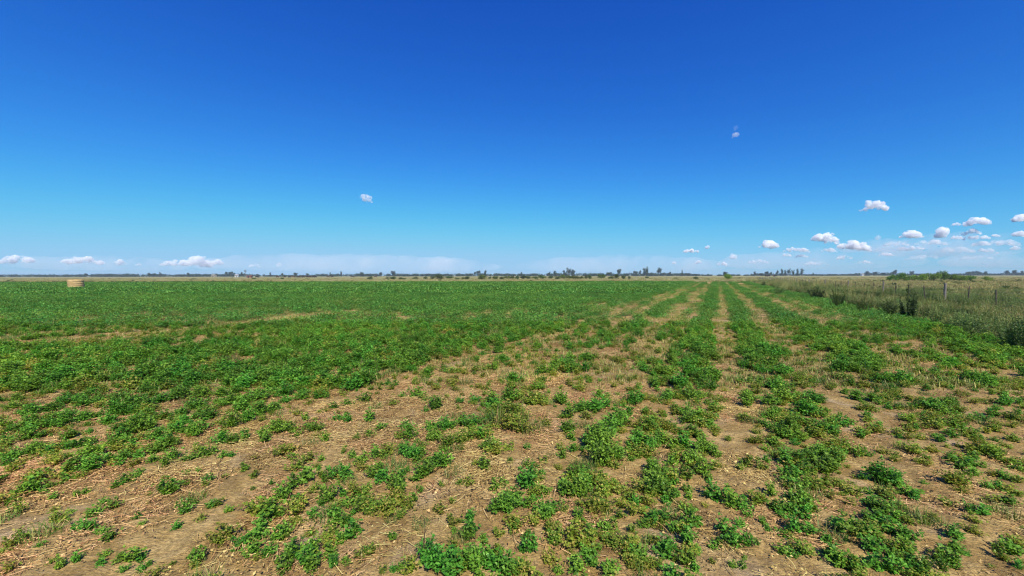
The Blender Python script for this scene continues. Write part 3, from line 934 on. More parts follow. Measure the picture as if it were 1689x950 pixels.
# tall weeds that stand out of the verge, each a plant of its own
WS = {'spire': [herb_mesh(700 + i, 1.25, 0.42, 13, 90, 0.09, M_NIGHT, 0.75) for i in range(2)],
      'bush': [herb_mesh(710 + i, 1.0, 1.1, 30, 60, 0.085, M_DARK, 0.3) for i in range(2)],
      'grey': [herb_mesh(720 + i, 1.0, 1.5, 30, 40, 0.10, M_HERB, 0.3) for i in range(2)]}
for (px, py, hp, kd, sx, lab) in (
        (1498, 529, 52, 'spire', 1.0, 'tallest dark green spire weed standing before the fence'),
        (1463, 522, 31, 'bush', 0.8, 'dark bushy weed beside the tallest spire weed'),
        (1346, 494, 23, 'bush', 0.9, 'dark leaning weed bush at the field edge near the verge bend'),
        (1332, 478, 14, 'bush', 1.2, 'wide dark bush by the fence line, behind the leaning weed'),
        (1286, 486, 18, 'grey', 0.7, 'rounded grey green bush at the far end of the verge'),
        (1259, 473, 11, 'bush', 0.6, 'small lone dark bush where the verge meets the pasture'),
        (1380, 508, 34, 'bush', 0.55, 'narrow dark weed clump behind the crop strip'),
        (1425, 517, 30, 'bush', 0.6, 'dark weed clump between the leaning bush and the spire'),
        (1592, 548, 42, 'grey', 0.6, 'green leafy weed bush standing in pale grass before the fence posts'),
        (1683, 580, 62, 'bush', 0.7, 'tall dark weed at the picture edge where the verge is widest')):
    gx, gy = ground_at(px, py)
    hm = hp * 1.12 * gy / FPX
    me = WS[kd][int(rng.integers(2))]
    nat = 1.25 if kd == 'spire' else 1.0
    s = hm / nat * (1.3 if kd == 'spire' else 1.0)
    o = obj('tall_weed', me, None, (gx, gy, float(ground_z(gx, gy)) - 0.01), rng.uniform(0, 6.28), (s * sx, s * sx, s))
    tag(o, lab, 'weed', 'tall weeds in the verge')

# ------------------------------------------------------------------ fence
M_POST = plain('weathered_post', (0.10, 0.085, 0.07), (0.26, 0.235, 0.20), 5, 0.9, 0.1, (6, 6, 0.6))
M_PICKET = plain('dark_picket', (0.045, 0.036, 0.03), (0.12, 0.10, 0.08), 7, 0.9, 0.1, (6, 6, 1))
M_WIRE = plain('fence_wire', (0.22, 0.21, 0.20), (0.34, 0.33, 0.31), 30, 0.5, 0.5)
fence = bpy.data.objects.new('wire_fence', None)
COL.objects.link(fence)
FU, FV0 = 13.6, 15.0
fence.location = (FU + TA * FV0, FV0, 0)
tag(fence, 'long wire fence on grey wooden posts and thin dark pickets along the verge', 'fence')
ux = np.array([TA, 1.0]) / math.hypot(TA, 1)
fr = np.random.default_rng(81)
for i in range(56):
    s = i * 2.52
    z0 = float(ground_z(FU + TA * FV0 + ux[0] * s, FV0 + ux[1] * s))
    thick = i % 4 == 0
    hgt = (1.12 if thick else 1.0) * fr.uniform(0.94, 1.06)
    rad = 0.068 * fr.uniform(0.8, 1.15) if thick else 0.027
    ln = fr.normal(0, 0.05, 2)
    mb = MB()
    pts = [(0, 0, -0.25), (ln[0] * .5, ln[1] * .5, hgt * 0.5), (ln[0], ln[1], hgt - 0.02), (ln[0] * 1.02, ln[1] * 1.02, hgt)]
    mb.tube(pts, [rad * 1.05, rad, rad * 0.95, rad * 0.7], 8)
    p = obj('post' if thick else 'picket', mb.mesh('fence_post', M_POST if thick else M_PICKET, False), fence)
    p.location = (ux[0] * s, ux[1] * s, z0)
for hw in (0.28, 0.48, 0.68, 0.86, 1.0):
    mb = MB()
    mb.tube([(ux[0] * s - 0.09 * ux[1], ux[1] * s + 0.09 * ux[0], hw - 0.012 * (k % 2)) for k, s in enumerate(np.arange(0, 139, 1.26 * 4))], 0.0022, 4)
    obj('wire', mb.mesh('fence_wire', M_WIRE), fence)

# ------------------------------------------------------------------ hay bale
def hay_bale():
    g = G('baled_hay')
    cz = g.coord((3, 3, 34))
    n1 = g.noise(cz, 1.0, 6, 0.7)
    n2 = g.noise(g.coord((9, 9, 60)), 1.0, 4, 0.7)
    band = g.noise(g.coord((0.15, 0.15, 7)), 1.0, 2)
    col = g.ramp(n1, [(0.3, (0.36, 0.24, 0.105)), (0.5, (0.54, 0.375, 0.175)), (0.72, (0.68, 0.50, 0.26))])
    col = g.mix(g.ramp(band, [(0.42, 0.4), (0.58, 0.0)]), col, (0.46, 0.31, 0.145))
    col = g.mix(1.0, col, g.ramp(n2, [(0.3, 0.7), (0.7, 1.15)]), 'MULTIPLY')
    m_hay = g.surf(g.bsdf(col, 0.9, 0.1, n2, 0.9, 0.03))
    x, y = ground_at(126, 477.2)
    d = math.hypot(x, y)
    e = bpy.data.objects.new('hay_bale', None)
    COL.objects.link(e)
    e.location = (x + 0.70 * x / d, y + 0.70 * y / d, 0)
    e.rotation_euler = (0.02, -0.035, 0.4)
    tag(e, 'round straw coloured hay bale standing on end in the green alfalfa', 'hay bale')
    na, nz, Rb, Hb = 72, 30, 0.74, 1.20
    V = []
    for j in range(nz + 1):
        t = j / nz
        for i in range(na):
            a = 2 * math.pi * i / na
            edge = min(t, 1 - t)
            rr_ = Rb * (1 - 0.06 * max(0, 1 - edge / 0.07) ** 2)
            rr_ += 0.014 * math.sin(t * 31.4) * (0.5 + vnoise(i / 6, t * 3, 2)) * (1 if edge > 0.03 else 0)
            rr_ += 0.035 * (fbm(i / 3.0, t * 14, 8, 3) - 0.5)
            V.append((rr_ * math.cos(a), rr_ * math.sin(a), Hb * t + 0.02 * (fbm(i / 5.0, 1.0, 9, 2) - 0.5)))
    F = []
    for j in range(nz):
        for i in range(na):
            F.append((j * na + i, j * na + (i + 1) % na, (j + 1) * na + (i + 1) % na, (j + 1) * na + i))
    me = bpy.data.meshes.new('bale_body')
    nv = len(V)
    tops = []
    for q in (0.93, 0.6, 0.25):
        st = len(V)
        for i in range(na):
            a = 2 * math.pi * i / na
            V.append((Rb * q * math.cos(a), Rb * q * math.sin(a), Hb + 0.03 + 0.05 * (fbm(3 + q * 4 * math.cos(a), 5 + q * 4 * math.sin(a), 12, 3) - 0.4)))
        prev = nz * na if not tops else tops[-1]
        for i in range(na):
            F.append((prev + i, prev + (i + 1) % na, st + (i + 1) % na, st + i))
        tops.append(st)
    V.append((0, 0, Hb + 0.05))
    for i in range(na):
        F.append((tops[-1] + i, tops[-1] + (i + 1) % na, len(V) - 1))
    me.from_pydata(V, [], F)
    me.materials.append(m_hay)
    me.update()
    obj('hay_roll', me, e)
    # loose stalks standing off the rolled surface and the ragged top
    r = np.random.default_rng(9)
    n = 900
    a, t = r.uniform(0, 6.28, n), r.random(n)
    c_ = np.stack([np.cos(a) * Rb, np.sin(a) * Rb, t * Hb], 1)
    d_ = np.stack([-np.sin(a) + np.cos(a) * r.uniform(0.05, 0.45, n), np.cos(a) + np.sin(a) * r.uniform(0.05, 0.45, n), r.normal(0, 0.25, n)], 1)
    V1, F1 = leaf_quads(c_, d_, np.stack([np.cos(a), np.sin(a), np.zeros(n)], 1), r.uniform(0.05, 0.2, n), np.full(n, 0.008), 0.02)
    n2_ = 260
    a, q = r.uniform(0, 6.28, n2_), np.sqrt(r.random(n2_)) * Rb
    c2 = np.stack([np.cos(a) * q, np.sin(a) * q, np.full(n2_, Hb + 0.02)], 1)
    V2, F2 = leaf_quads(c2, rand_dirs(n2_, r) * [1, 1, 0.4] + [0, 0, 0.2], rand_dirs(n2_, r), r.uniform(0.08, 0.25, n2_), np.full(n2_, 0.01), 0.02)
    obj('loose_stalks', mesh_np('bale_stalks', np.concatenate([V1, V2]), np.concatenate([F1, F2 + len(V1)]), M_STRAW), e)
    m_tw = plain('bale_twine', (0.42, 0.29, 0.14), (0.55, 0.40, 0.21), 20)
    for hz in (0.30, 0.62, 0.80, 1.02):
        mb = MB()
        mb.tube([((Rb + 0.012) * math.cos(t), (Rb + 0.012) * math.sin(t), hz + 0.02 * math.sin(2 * t + hz * 9)) for t in np.linspace(0, 2 * math.pi, 49)], 0.011, 5)
        obj('twine', mb.mesh('bale_twine', m_tw), e)


hay_bale()

# ------------------------------------------------------------------ trees and shrubs
def crown_mesh(seed, lumps, leaf, dens, mat):
    """Leaf-sized faces through each lump's volume, denser to the outside, with gaps."""
    r = np.random.default_rng(seed)
    Vs, Fs, off = [], [], 0
    for (cx, cy_, cz, rx, ry, rz) in lumps:
        area = 4 * math.pi * ((rx * ry) ** 1.6 / 3 + (rx * rz) ** 1.6 / 3 + (ry * rz) ** 1.6 / 3) ** (1 / 1.6)
        n = int(area * dens / leaf ** 2)
        d = rand_dirs(n, r)
        q = r.random(n) ** 0.45
        bump = 0.78 + 0.5 * np.array([mnoise.noise(Vector((float(v[0]) * 1.9 + seed, float(v[1]) * 1.9 + cx, float(v[2]) * 1.9 + cz))) for v in d])
        p = d * (q * bump)[:, None] * [rx, ry, rz] + [cx, cy_, cz]
        ld = rand_dirs(n, r) + d * 0.4
        sz = leaf * r.uniform(0.6, 1.4, n)
        V, F = leaf_quads(p, ld, rand_dirs(n, r) * 0.8 + d * 0.6 + [0, 0, 0.4], sz, sz * 0.75, 0.1)
        Vs.append(V); Fs.append(F + off); off += len(V)
    return mesh_np('tree_crown', np.concatenate(Vs), np.concatenate(Fs), mat)


def trunk_mesh(seed, lumps, h0, rad):
    r = np.random.default_rng(seed)
    mb = MB()
    top = max(l[2] for l in lumps)
    fork = np.array([r.normal(0, 0.02), r.normal(0, 0.02), h0])
    mb.tube([(0, 0, -0.05), fork * 0.5 + r.normal(0, 0.012, 3), fork], [rad, rad * 0.8, rad * 0.65], 7)
    for l in lumps:
        c = np.array(l[:3])
        mb.tube([fork * 0.98, fork * 0.5 + c * 0.5 + r.normal(0, 0.02, 3) * [1, 1, 0], c + [0, 0, l[5] * 0.3]], [rad * 0.5, rad * 0.32, rad * 0.1], 5)
    return mb.mesh('tree_trunk', M_BARK)


def lumps_for(kind, seed):
    r = np.random.default_rng(seed)
    L = []
    if kind == 'shrub':          # unit: height 1, width about 1.4
        for i in range(6):
            a, q = r.uniform(0, 6.28), r.uniform(0.1, 0.42)
            s = r.uniform(0.22, 0.36)
            L.append((math.cos(a) * q, math.sin(a) * q, r.uniform(0.2, 0.64), s * 1.1, s * 1.1, s * r.uniform(0.75, 1)))
        L.append((0, 0, 0.34, 0.50, 0.50, 0.34))
    elif kind == 'broad':        # unit height 1, width about 1.2
        for i in range(9):
            a, q = r.uniform(0, 6.28), r.uniform(0.08, 0.4)
            s = r.uniform(0.16, 0.28)
            L.append((math.cos(a) * q, math.sin(a) * q, r.uniform(0.4, 0.82), s, s, s * r.uniform(0.6, 0.9)))
        L.append((0, 0, 0.55, 0.36, 0.36, 0.26))
    elif kind == 'tall':         # eucalyptus: open lumps, width about 0.7
        for i in range(13):
            a, q = r.uniform(0, 6.28), r.uniform(0.03, 0.24)
            z = r.uniform(0.18, 0.86)
            s = r.uniform(0.12, 0.20)
            L.append((math.cos(a) * q, math.sin(a) * q, z, s, s, s * r.uniform(0.8, 1.25)))
    else:                        # column
        for i in range(6):
            z = 0.2 + 0.13 * i
            s = 0.17 * (1.15 - 0.6 * abs(z - 0.45))
            L.append((r.normal(0, 0.03), r.normal(0, 0.03), z, s, s, 0.16))
    return L


PROTO = {}
for kind, n, leaf, dens, h0, rad, mat in (('shrub', 5, 0.075, 0.55, 0.16, 0.035, M_SHRUB), ('thicket', 4, 0.06, 0.65, 0.14, 0.03, M_THICK),
                                          ('broad', 5, 0.062, 0.7, 0.25, 0.035, M_TREE), ('tall', 5, 0.05, 0.75, 0.3, 0.025, M_TREE), ('column', 3, 0.05, 0.8, 0.15, 0.03, M_TREE)):
    PROTO[kind] = []
    for i in range(n):
        L = lumps_for('shrub' if kind == 'thicket' else kind, 900 + i * 7 + len(kind))
        PROTO[kind].append((crown_mesh(950 + i + len(kind) * 10, L, leaf, dens, mat), trunk_mesh(970 + i, L, h0, rad)))
NATW = {'shrub': 1.25, 'thicket': 1.25, 'broad': 1.2, 'tall': 0.72, 'column': 0.45}
_pk = {k: 0 for k in PROTO}


def plant_tree(name, kind, px, base, pw, ph, Y=None, label='', cat='tree', group=None):
    """A tree whose foot stands at depth Y (or where the ground is seen at the pixel row 'base')."""
    if Y is None:
        gx, gy = ground_at(px, base)
    else:
        gy = Y
        gx = (px - CX) / FPX * Y
    th = math.atan2(gx, gy)
    hm, wm = ph * gy / FPX, pw * gy / FPX * math.cos(th)
    cr, tr = PROTO[kind][_pk[kind] % len(PROTO[kind])]
    _pk[kind] += 1
    e = bpy.data.objects.new(name, None)
    COL.objects.link(e)
    e.location = (gx, gy, 0)
    e.rotation_euler = (0, 0, rng.uniform(0, 6.28))
    sx = wm / NATW[kind]
    e.scale = (sx, sx, hm)
    obj('crown', cr, e)
    obj('trunk', tr, e)
    return tag(e, label, cat, group)


ORD = 'first second third fourth fifth sixth seventh eighth ninth tenth'.split()


def nth(i):
    tens = ['', 'eleventh twelfth thirteenth fourteenth fifteenth sixteenth seventeenth eighteenth nineteenth twentieth'.split()]
    if i < 10: return ORD[i]
    if i < 20: return tens[1][i - 10]
    t = (i + 1) // 10
    u = (i + 1) % 10
    names = {2: 'twenty', 3: 'thirty', 4: 'forty', 5: 'fifty', 6: 'sixty'}
    if u == 0:
        return {2: 'twentieth', 3: 'thirtieth', 4: 'fortieth', 5: 'fiftieth', 6: 'sixtieth'}[t]
    return names[t] + '-' + ORD[u - 1]


SH2 = '845 18 30,1000 16 50,960 12 30,1045 14 25,1070 10 25,1150 14 35,1215 18 30,1260 18 30,1310 28 60,1370 20 40,1425 12 25,1460 14 20,1490 18 40,1585 27 55,1640 15 15,1680 18 30,75 9 30,265 14 20'
SH3 = '30 12 15,65 20 30,110 16 30,145 20 30,180 20 30,215 24 30,255 20 45,285 20 40,335 20 35,380 26 46,440 20 40,480 20 40,520 25 40,560 24 40,600 24 46,640 18 30,670 22 24,695 24 30,775 32 45,835 20 30,868 32 40,920 22 30,958 16 20,1075 16 20,1265 7 30'
sh = []
for t, ox in ((SH2, 400), (SH3, 800)):
    for it in t.split(','):
        a, b, c = map(float, it.split())
        sh.append((ox + a / 4.021, c / 4.021, b / 4.021 * 1.15))
sh.sort()
for i, (px, pw, ph) in enumerate(sh):
    size = 'tiny' if ph < 4.3 else 'low' if ph < 5.6 else 'bushy' if ph < 7.4 else 'tall'
    plant_tree('shrub', 'shrub', px, 460.3 + rng.uniform(-0.5, 0.5) - 0.0016 * (px - 845), pw * 1.6, ph * 1.25, None,
               f'{size} olive green shrub, {nth(i)} from the left of the scattered row across the pasture', 'shrub', 'shrubs scattered across the pasture')
plant_tree('shrub', 'shrub', 1147, 460.8, 14, 6.5, None, 'round olive shrub standing alone in open pasture before the leaning tree', 'shrub')
plant_tree('small_tree', 'thicket', 1200.5, 461.5, 21, 16, None, 'small bright green tree at the corner of the field where the fence ends', 'tree')
plant_tree('small_tree', 'broad', 1195, 455, 12, 10, 330, 'dark round tree rising just behind the small green corner tree', 'tree')
# thicket behind the fence
for i, (px, pw, ph) in enumerate(((1466, 15, 8.5), (1478, 20, 10.5), (1492, 24, 12), (1508, 24, 11), (1523, 24, 12.5), (1540, 26, 13.5), (1557, 26, 13.5), (1573, 26, 13), (1588, 24, 10.5), (1600, 20, 8.5))):
    plant_tree('shrub', 'thicket', px, 463.3 + 0.4 * (i % 3), pw * 1.35, ph * 1.42, None, f'leafy green shrub, {nth(i)} from the left of the dense thicket behind the fence', 'shrub', 'shrubs of the green thicket')
plant_tree('shrub', 'thicket', 1630, 463.6, 27, 9.5, None, 'low rounded green shrub standing apart beyond the end of the thicket', 'shrub')

# trees that stand out of the far treeline: (x, width, height above its foot, shape) in photo pixels
FAR = [(143, 8, 7, 'broad'), (248, 9, 7, 'broad'), (255, 8, 6, 'broad'), (264, 4, 8, 'column'), (311, 7, 7, 'broad'), (374, 8, 9, 'broad'), (381, 9, 10, 'broad'), (388, 8, 7, 'broad'), (399, 6, 8, 'broad'),
       (446, 4, 7, 'column'), (466, 7, 6, 'broad'), (487, 10, 7, 'broad'), (508, 8, 6, 'broad'), (545, 4, 7, 'column'), (563, 4, 9, 'tall'), (596, 9, 8, 'broad'), (628, 10, 7, 'broad'), (649, 11, 10, 'broad'),
       (783, 6, 8, 'broad'), (789, 8, 11, 'broad'), (801, 5, 11, 'tall'), (860, 4, 7, 'column'), (906, 5, 8, 'broad'), (915, 9, 9, 'broad'),
       (931, 7, 11, 'tall'), (938, 10, 14, 'tall'), (944, 6, 13, 'tall'), (947, 4, 10, 'tall'), (1004, 14, 7, 'broad'), (1021, 12, 13, 'broad'), (1048, 9, 10, 'broad'), (1056, 5, 10, 'tall'),
       (1063, 8, 15, 'tall'), (1067, 7, 16, 'tall'), (1086, 11, 15, 'broad'), (1105, 6, 7, 'broad'), (1125, 3, 10, 'column'), (1134, 12, 5, 'broad'),
       (1245, 6, 8, 'tall'), (1256, 10, 5, 'broad'), (1265, 8, 9, 'broad'), (1271, 6, 7, 'broad'), (1282, 7, 9, 'tall'), (1289, 6, 12, 'tall'), (1295, 6, 11, 'tall'), (1301, 7, 12, 'tall'), (1308, 6, 11, 'tall'), (1315, 6, 12, 'column'), (1322, 8, 12, 'column'),
       (1341, 4, 5, 'broad'), (1430, 12, 8, 'broad'), (1444, 12, 7, 'broad'), (1456, 8, 6, 'broad'), (1473, 12, 9, 'broad'), (1477, 7, 10, 'broad'), (1503, 12, 8, 'broad'), (1546, 8, 7, 'broad'),
       (1600, 16, 8, 'broad'), (1613, 16, 8, 'broad'), (1625, 12, 7, 'broad'), (1660, 14, 9, 'broad'), (1672, 14, 10, 'broad'), (1686, 8, 9, 'broad')]
SHAPE = {'broad': 'dark spreading tree', 'tall': 'tall open-crowned tree', 'column': 'narrow upright tree'}
for i, (px, pw, ph, kd) in enumerate(FAR):
    hy = horizon_y(px)
    Y = 520 + 120 * ((i * 7919) % 13) / 13
    foot = FPX * H / Y
    plant_tree('far_tree', kd, px, 0, pw * 1.15, ph + foot * 0.4, Y, f'{SHAPE[kd]}, {nth(i)} from the left among trees rising from the horizon', 'tree', 'trees rising above the far treeline')

# the low continuous treeline far behind: one mass nobody could count
def treeline():
    r = np.random.default_rng(88)
    prof = [(-150, 3.2), (0, 3.6), (120, 3.4), (200, 4.4), (240, 4.6), (300, 3.2), (340, 4), (420, 4), (445, 1.5), (515, 1.2), (525, 3.4), (600, 3.8), (700, 4), (820, 4), (950, 4.2), (1000, 4.0), (1100, 4.6), (1135, 3.4), (1165, 1.2), (1235, 1.0), (1245, 3.0), (1325, 2.5), (1335, 1.2),
            (1400, 1.5), (1425, 3.5), (1480, 4), (1500, 2.5), (1590, 2.2), (1600, 4), (1620, 3.4), (1632, 1.2), (1650, 3), (1700, 4), (1850, 3)]
    xs, hs = zip(*prof)
    Vs, Fs, off = [], [], 0
    for k in range(900):
        px = r.uniform(-150, 1840)
        Y = r.uniform(660, 760)
        h = np.interp(px, xs, hs) * r.uniform(0.55, 1.12) * Y / FPX + 1.0
        X = (px - CX) / FPX * Y
        for l in range(3):
            n = 34
            s = h * r.uniform(0.35, 0.5)
            c = np.array([X + r.normal(0, 3.0), Y + r.normal(0, 3.0), h * r.uniform(0.35, 0.6)])
            d = rand_dirs(n, r)
            p = c + d * (r.random(n) ** 0.4)[:, None] * [s * 1.7, s * 1.7, s]
            p[:, 2] = np.maximum(p[:, 2], 0.15)
            sz = r.uniform(0.8, 1.9, n)
            V, F = leaf_quads(p, rand_dirs(n, r), rand_dirs(n, r) + [0, 0, 0.5], sz, sz * 0.8, 0.1)
            Vs.append(V); Fs.append(F + off); off += len(V)
    o = obj('far_woods', mesh_np('far_woods', np.concatenate(Vs), np.concatenate(Fs), M_TREE))
    tag(o, 'low dark treeline running along the whole horizon', None, None, 'stuff')


treeline()

# ------------------------------------------------------------------ one skin over several rounded lumps
def skin_over(name, balls, voxel, mats, rough=0.0, rscale=1.0, seed=0):
    """One closed surface over ellipsoids (cx,cy,cz,rx,ry,rz)."""
    import bmesh
    bm = bmesh.new()
    for b in balls:
        mt = Matrix.Translation(b[:3]) @ Matrix.Diagonal((*b[3:6], 1))
        bmesh.ops.create_icosphere(bm, subdivisions=3, radius=1.0, matrix=mt)
    me = bpy.data.meshes.new(name)
    bm.to_mesh(me)
    bm.free()
    o = bpy.data.objects.new(name + ' build', me)
    COL.objects.link(o)
    md = o.modifiers.new('remesh', 'REMESH')
    md.mode = 'VOXEL'
    md.voxel_size = voxel
    md.use_smooth_shade = True
    dg = bpy.context.evaluated_depsgraph_get()
    out = bpy.data.meshes.new_from_object(o.evaluated_get(dg))
    bpy.data.objects.remove(o)
    bpy.data.meshes.remove(me)
    out.name = name
    if rough:
        for v in out.vertices:
            p = v.co / rscale
            q = Vector((p.x + seed * 3.1, p.y, p.z))
            d = mnoise.fractal(q, 0.9, 2.1, 4) * rough
            v.co += v.normal * d
    out.materials.clear()
    for m in mats:
        out.materials.append(m)
    return out


# ------------------------------------------------------------------ cattle
M_HIDE = plain('dark_hide', (0.016, 0.012, 0.010), (0.05, 0.034, 0.024), 2.0)
M_HIDE2 = plain('brown_hide', (0.06, 0.03, 0.018), (0.11, 0.055, 0.03), 2.0)


def cow_mesh(mat, grazing):
    b = [(0, 0, 1.02, 0.72, 0.30, 0.36), (0.55, 0, 1.05, 0.36, 0.27, 0.40), (-0.58, 0, 1.06, 0.34, 0.28, 0.33), (-0.1, 0, 0.90, 0.5, 0.28, 0.30)]
    for sx in (0.55, -0.62):
        for sy in (0.16, -0.16):
            b += [(sx, sy, 0.62, 0.11, 0.09, 0.28), (sx + 0.02, sy, 0.28, 0.065, 0.06, 0.28), (sx + 0.04, sy, 0.06, 0.08, 0.07, 0.07)]
    if grazing:
        b += [(0.95, 0, 0.85, 0.24, 0.13, 0.26), (1.12, 0, 0.58, 0.15, 0.11, 0.26), (1.22, 0, 0.30, 0.13, 0.11, 0.20), (1.26, 0, 0.14, 0.10, 0.09, 0.12), (1.14, 0.17, 0.48, 0.05, 0.11, 0.05), (1.14, -0.17, 0.48, 0.05, 0.11, 0.05)]
    else:
        b += [(0.95, 0, 1.25, 0.26, 0.13, 0.24), (1.18, 0, 1.42, 0.20, 0.12, 0.17), (1.36, 0, 1.34, 0.19, 0.10, 0.12), (1.12, 0.18, 1.48, 0.05, 0.12, 0.05), (1.12, -0.18, 1.48, 0.05, 0.12, 0.05)]
    b += [(-0.93, 0, 0.95, 0.05, 0.05, 0.28), (-0.96, 0, 0.62, 0.06, 0.06, 0.14)]
    return skin_over('cow_body', b, 0.045, [mat])


COWS = [cow_mesh(M_HIDE, True), cow_mesh(M_HIDE, False), cow_mesh(M_HIDE2, True)]
cpx = [478, 483, 487, 492, 495, 498, 501, 504, 507, 510, 513, 517, 521, 541, 548, 458, 470, 582, 424, 620, 1264, 1268, 1276, 1279]
cpx.sort()
for i, px in enumerate(cpx):
    Y = 300 + 50 * ((i * 37) % 11) / 11
    if px > 1000:
        Y = 330
    o = obj('cow', COWS[(i * 5) % 3], None, ((px - CX) / FPX * Y, Y, 0), [0.2, 3.0, -0.3, 2.8, 0.5, 3.4][i % 6], (1.12,) * 3)
    if px > 1000:
        tag(o, f'dark cow, {nth(i - 20)} from the left of four on the pasture by the fence', 'cow', 'cattle on the fence side pasture')
    else:
        tag(o, f'dark cow, {nth(i)} from the left of the herd grazing the tan pasture', 'cow', 'cattle herd on the far pasture')

# ------------------------------------------------------------------ wind pump, farm buildings
def wind_pump():
    Y = 470
    e = bpy.data.objects.new('wind_pump', None)
    COL.objects.link(e)
    e.location = ((405 - CX) / FPX * Y, Y, 0)
    tag(e, 'farm wind pump with bladed wheel on a lattice tower by the far trees', 'wind pump')
    m = plain('galvanised_steel', (0.10, 0.105, 0.11), (0.18, 0.19, 0.20), 3, 0.5, 0.4)
    mb = MB()
    Ht = 6.9
    for sx in (-1, 1):
        for sy in (-1, 1):
            mb.tube([(sx * 0.9, sy * 0.9, 0), (sx * 0.12, sy * 0.12, Ht)], 0.07, 4)
    for z in (1.4, 2.8, 4.2, 5.4):
        q = 0.9 - 0.78 * z / Ht
        for a, b in (((-q, -q), (q, -q)), ((q, -q), (q, q)), ((q, q), (-q, q)), ((-q, q), (-q, -q))):
            mb.tube([(*a, z), (*b, z)], 0.03, 4)
            q2 = 0.9 - 0.78 * (z - 1.3) / Ht
            mb.tube([(*a, z), (b[0] * q2 / q, b[1] * q2 / q, z - 1.3)], 0.02, 4)
    obj('tower', mb.mesh('pump_tower', m), e)
    mb = MB()
    for k in range(16):
        a = 2 * math.pi * k / 16
        ca, sa, cb, sb = math.cos(a), math.sin(a), math.cos(a + 0.3), math.sin(a + 0.3)
        V = [(ca * .35, -0.5, sa * .35), (cb * .35, -0.42, sb * .35), (cb * 1.3, -0.38, sb * 1.3), (ca * 1.3, -0.55, sa * 1.3)]
        V += [(x_, y_ + 0.02, z_) for x_, y_, z_ in V]
        mb.add(V, [[0, 1, 2, 3], [7, 6, 5, 4], [0, 4, 5, 1], [1, 5, 6, 2], [2, 6, 7, 3], [3, 7, 4, 0]])
    w_ = obj('wheel', mb.mesh('pump_wheel', m), e)
    w_.location = (0, 0, Ht + 0.4)
    w_.rotation_euler = (0, 0, 0.5)
    mb = MB()
    mb.tube([(0, -0.5, Ht + 0.4), (0, 1.5, Ht + 0.4)], 0.05, 5)
    mb.box((0, 1.9, Ht + 0.45), (0.02, 0.55, 0.38))
    t_ = obj('tail_vane', mb.mesh('pump_tail', m), e)
    t_.rotation_euler = (0, 0, 0.5)


def farm_building(px, Y, wid, dep, hgt, wallc, roofc, rz, name, label):
    e = bpy.data.objects.new(name, None)
    COL.objects.link(e)
    e.location = ((px - CX) / FPX * Y, Y, 0)
    e.rotation_euler = (0, 0, rz)
    tag(e, label, 'building')
    mw = plain(name + ' wall', [c * 0.92 for c in wallc], wallc, 1.0)
    mr = plain(name + ' roof', [c * 0.8 for c in roofc], roofc, 1.0, 0.6)
    md = plain(name + ' opening', (0.03, 0.03, 0.03), (0.05, 0.045, 0.04), 1.0)
    mb = MB()
    a, b, rg = wid / 2, dep / 2, hgt + dep * 0.28
    V = [(-a, -b, 0), (a, -b, 0), (a, b, 0), (-a, b, 0), (-a, -b, hgt), (a, -b, hgt), (a, b, hgt), (-a, b, hgt), (-a, 0, rg), (a, 0, rg)]
    mb.add(V[:8], [[0, 1, 5, 4], [1, 2, 6, 5], [2, 3, 7, 6], [3, 0, 4, 7]])
    mb.add([V[4], V[7], V[8], V[5], V[6], V[9]], [[0, 2, 1, 1], [3, 4, 5, 5]])
    obj('wall', mb.mesh('farm_wall', mw), e)
    mb = MB()
    o_ = 0.3
    for s in (-1, 1):
        zl = hgt - o_ * 0.56
        V = [(-a - o_, s * (b + o_), zl), (a + o_, s * (b + o_), zl), (a + o_, 0, rg + 0.02), (-a - o_, 0, rg + 0.02)]
        V += [(x_, y_, z_ + 0.12) for x_, y_, z_ in V]
        mb.add(V, [[0, 1, 2, 3], [7, 6, 5, 4], [0, 4, 5, 1], [1, 5, 6, 2], [2, 6, 7, 3], [3, 7, 4, 0]])
    obj('roof', mb.mesh('farm_roof', mr), e)
    mb = MB()
    mb.box((-a * 0.1, -b - 0.02, 1.05), (0.45, 0.03, 1.05))
    obj('door', mb.mesh('farm_door', md), e)
    for fx in (-0.6, 0.55):
        mb = MB()
        mb.box((a * fx, -b - 0.02, 1.5), (0.4, 0.03, 0.45))
        obj('window', mb.mesh('farm_window', md), e)


wind_pump()
farm_building(391, 480, 3.4, 3.2, 2.5, (0.75, 0.74, 0.70), (0.5, 0.5, 0.5), 0.3, 'farmhouse', 'tiny white farmhouse just beside the wind pump on the horizon')
farm_building(353, 500, 5.0, 3.4, 2.3, (0.34, 0.30, 0.22), (0.46, 0.42, 0.34), -0.2, 'farm_shed', 'pale tan shed among far trees away from the wind pump')
farm_building(412, 330, 3.4, 2.6, 1.4, (0.26, 0.12, 0.075), (0.24, 0.115, 0.08), 0.15, 'cattle_shelter', 'low rusty brown shelter in pasture below the wind pump')
farm_building(1422, 620, 3.2, 3.0, 2.6, (0.72, 0.72, 0.70), (0.5, 0.48, 0.46), 0.2, 'farmhouse', 'tiny white house at the end of dark trees beyond the fence')

# ------------------------------------------------------------------ clouds
def cloud_mat(name, dens, lump=100.0):
    g = G(name)
    v = g.N('VolumeScatter')
    v.inputs['Color'].default_value = (1.0, 1.0, 1.0, 1)
    P = g.coord((1 / lump, 1 / lump, 1 / lump))
    f = g.ramp(g.noise(P, 1.0, 5, 0.62, 0.3), [(0.40, 0.0), (0.64, 1.0)])
    g.L(g.math('MULTIPLY', f, dens), v.inputs['Density'])
    g.m.cycles.volume_step_rate = 0.35
    v.inputs['Anisotropy'].default_value = -0.2
    g.L(v.outputs[0], g.out.inputs['Volume'])
    return g.m


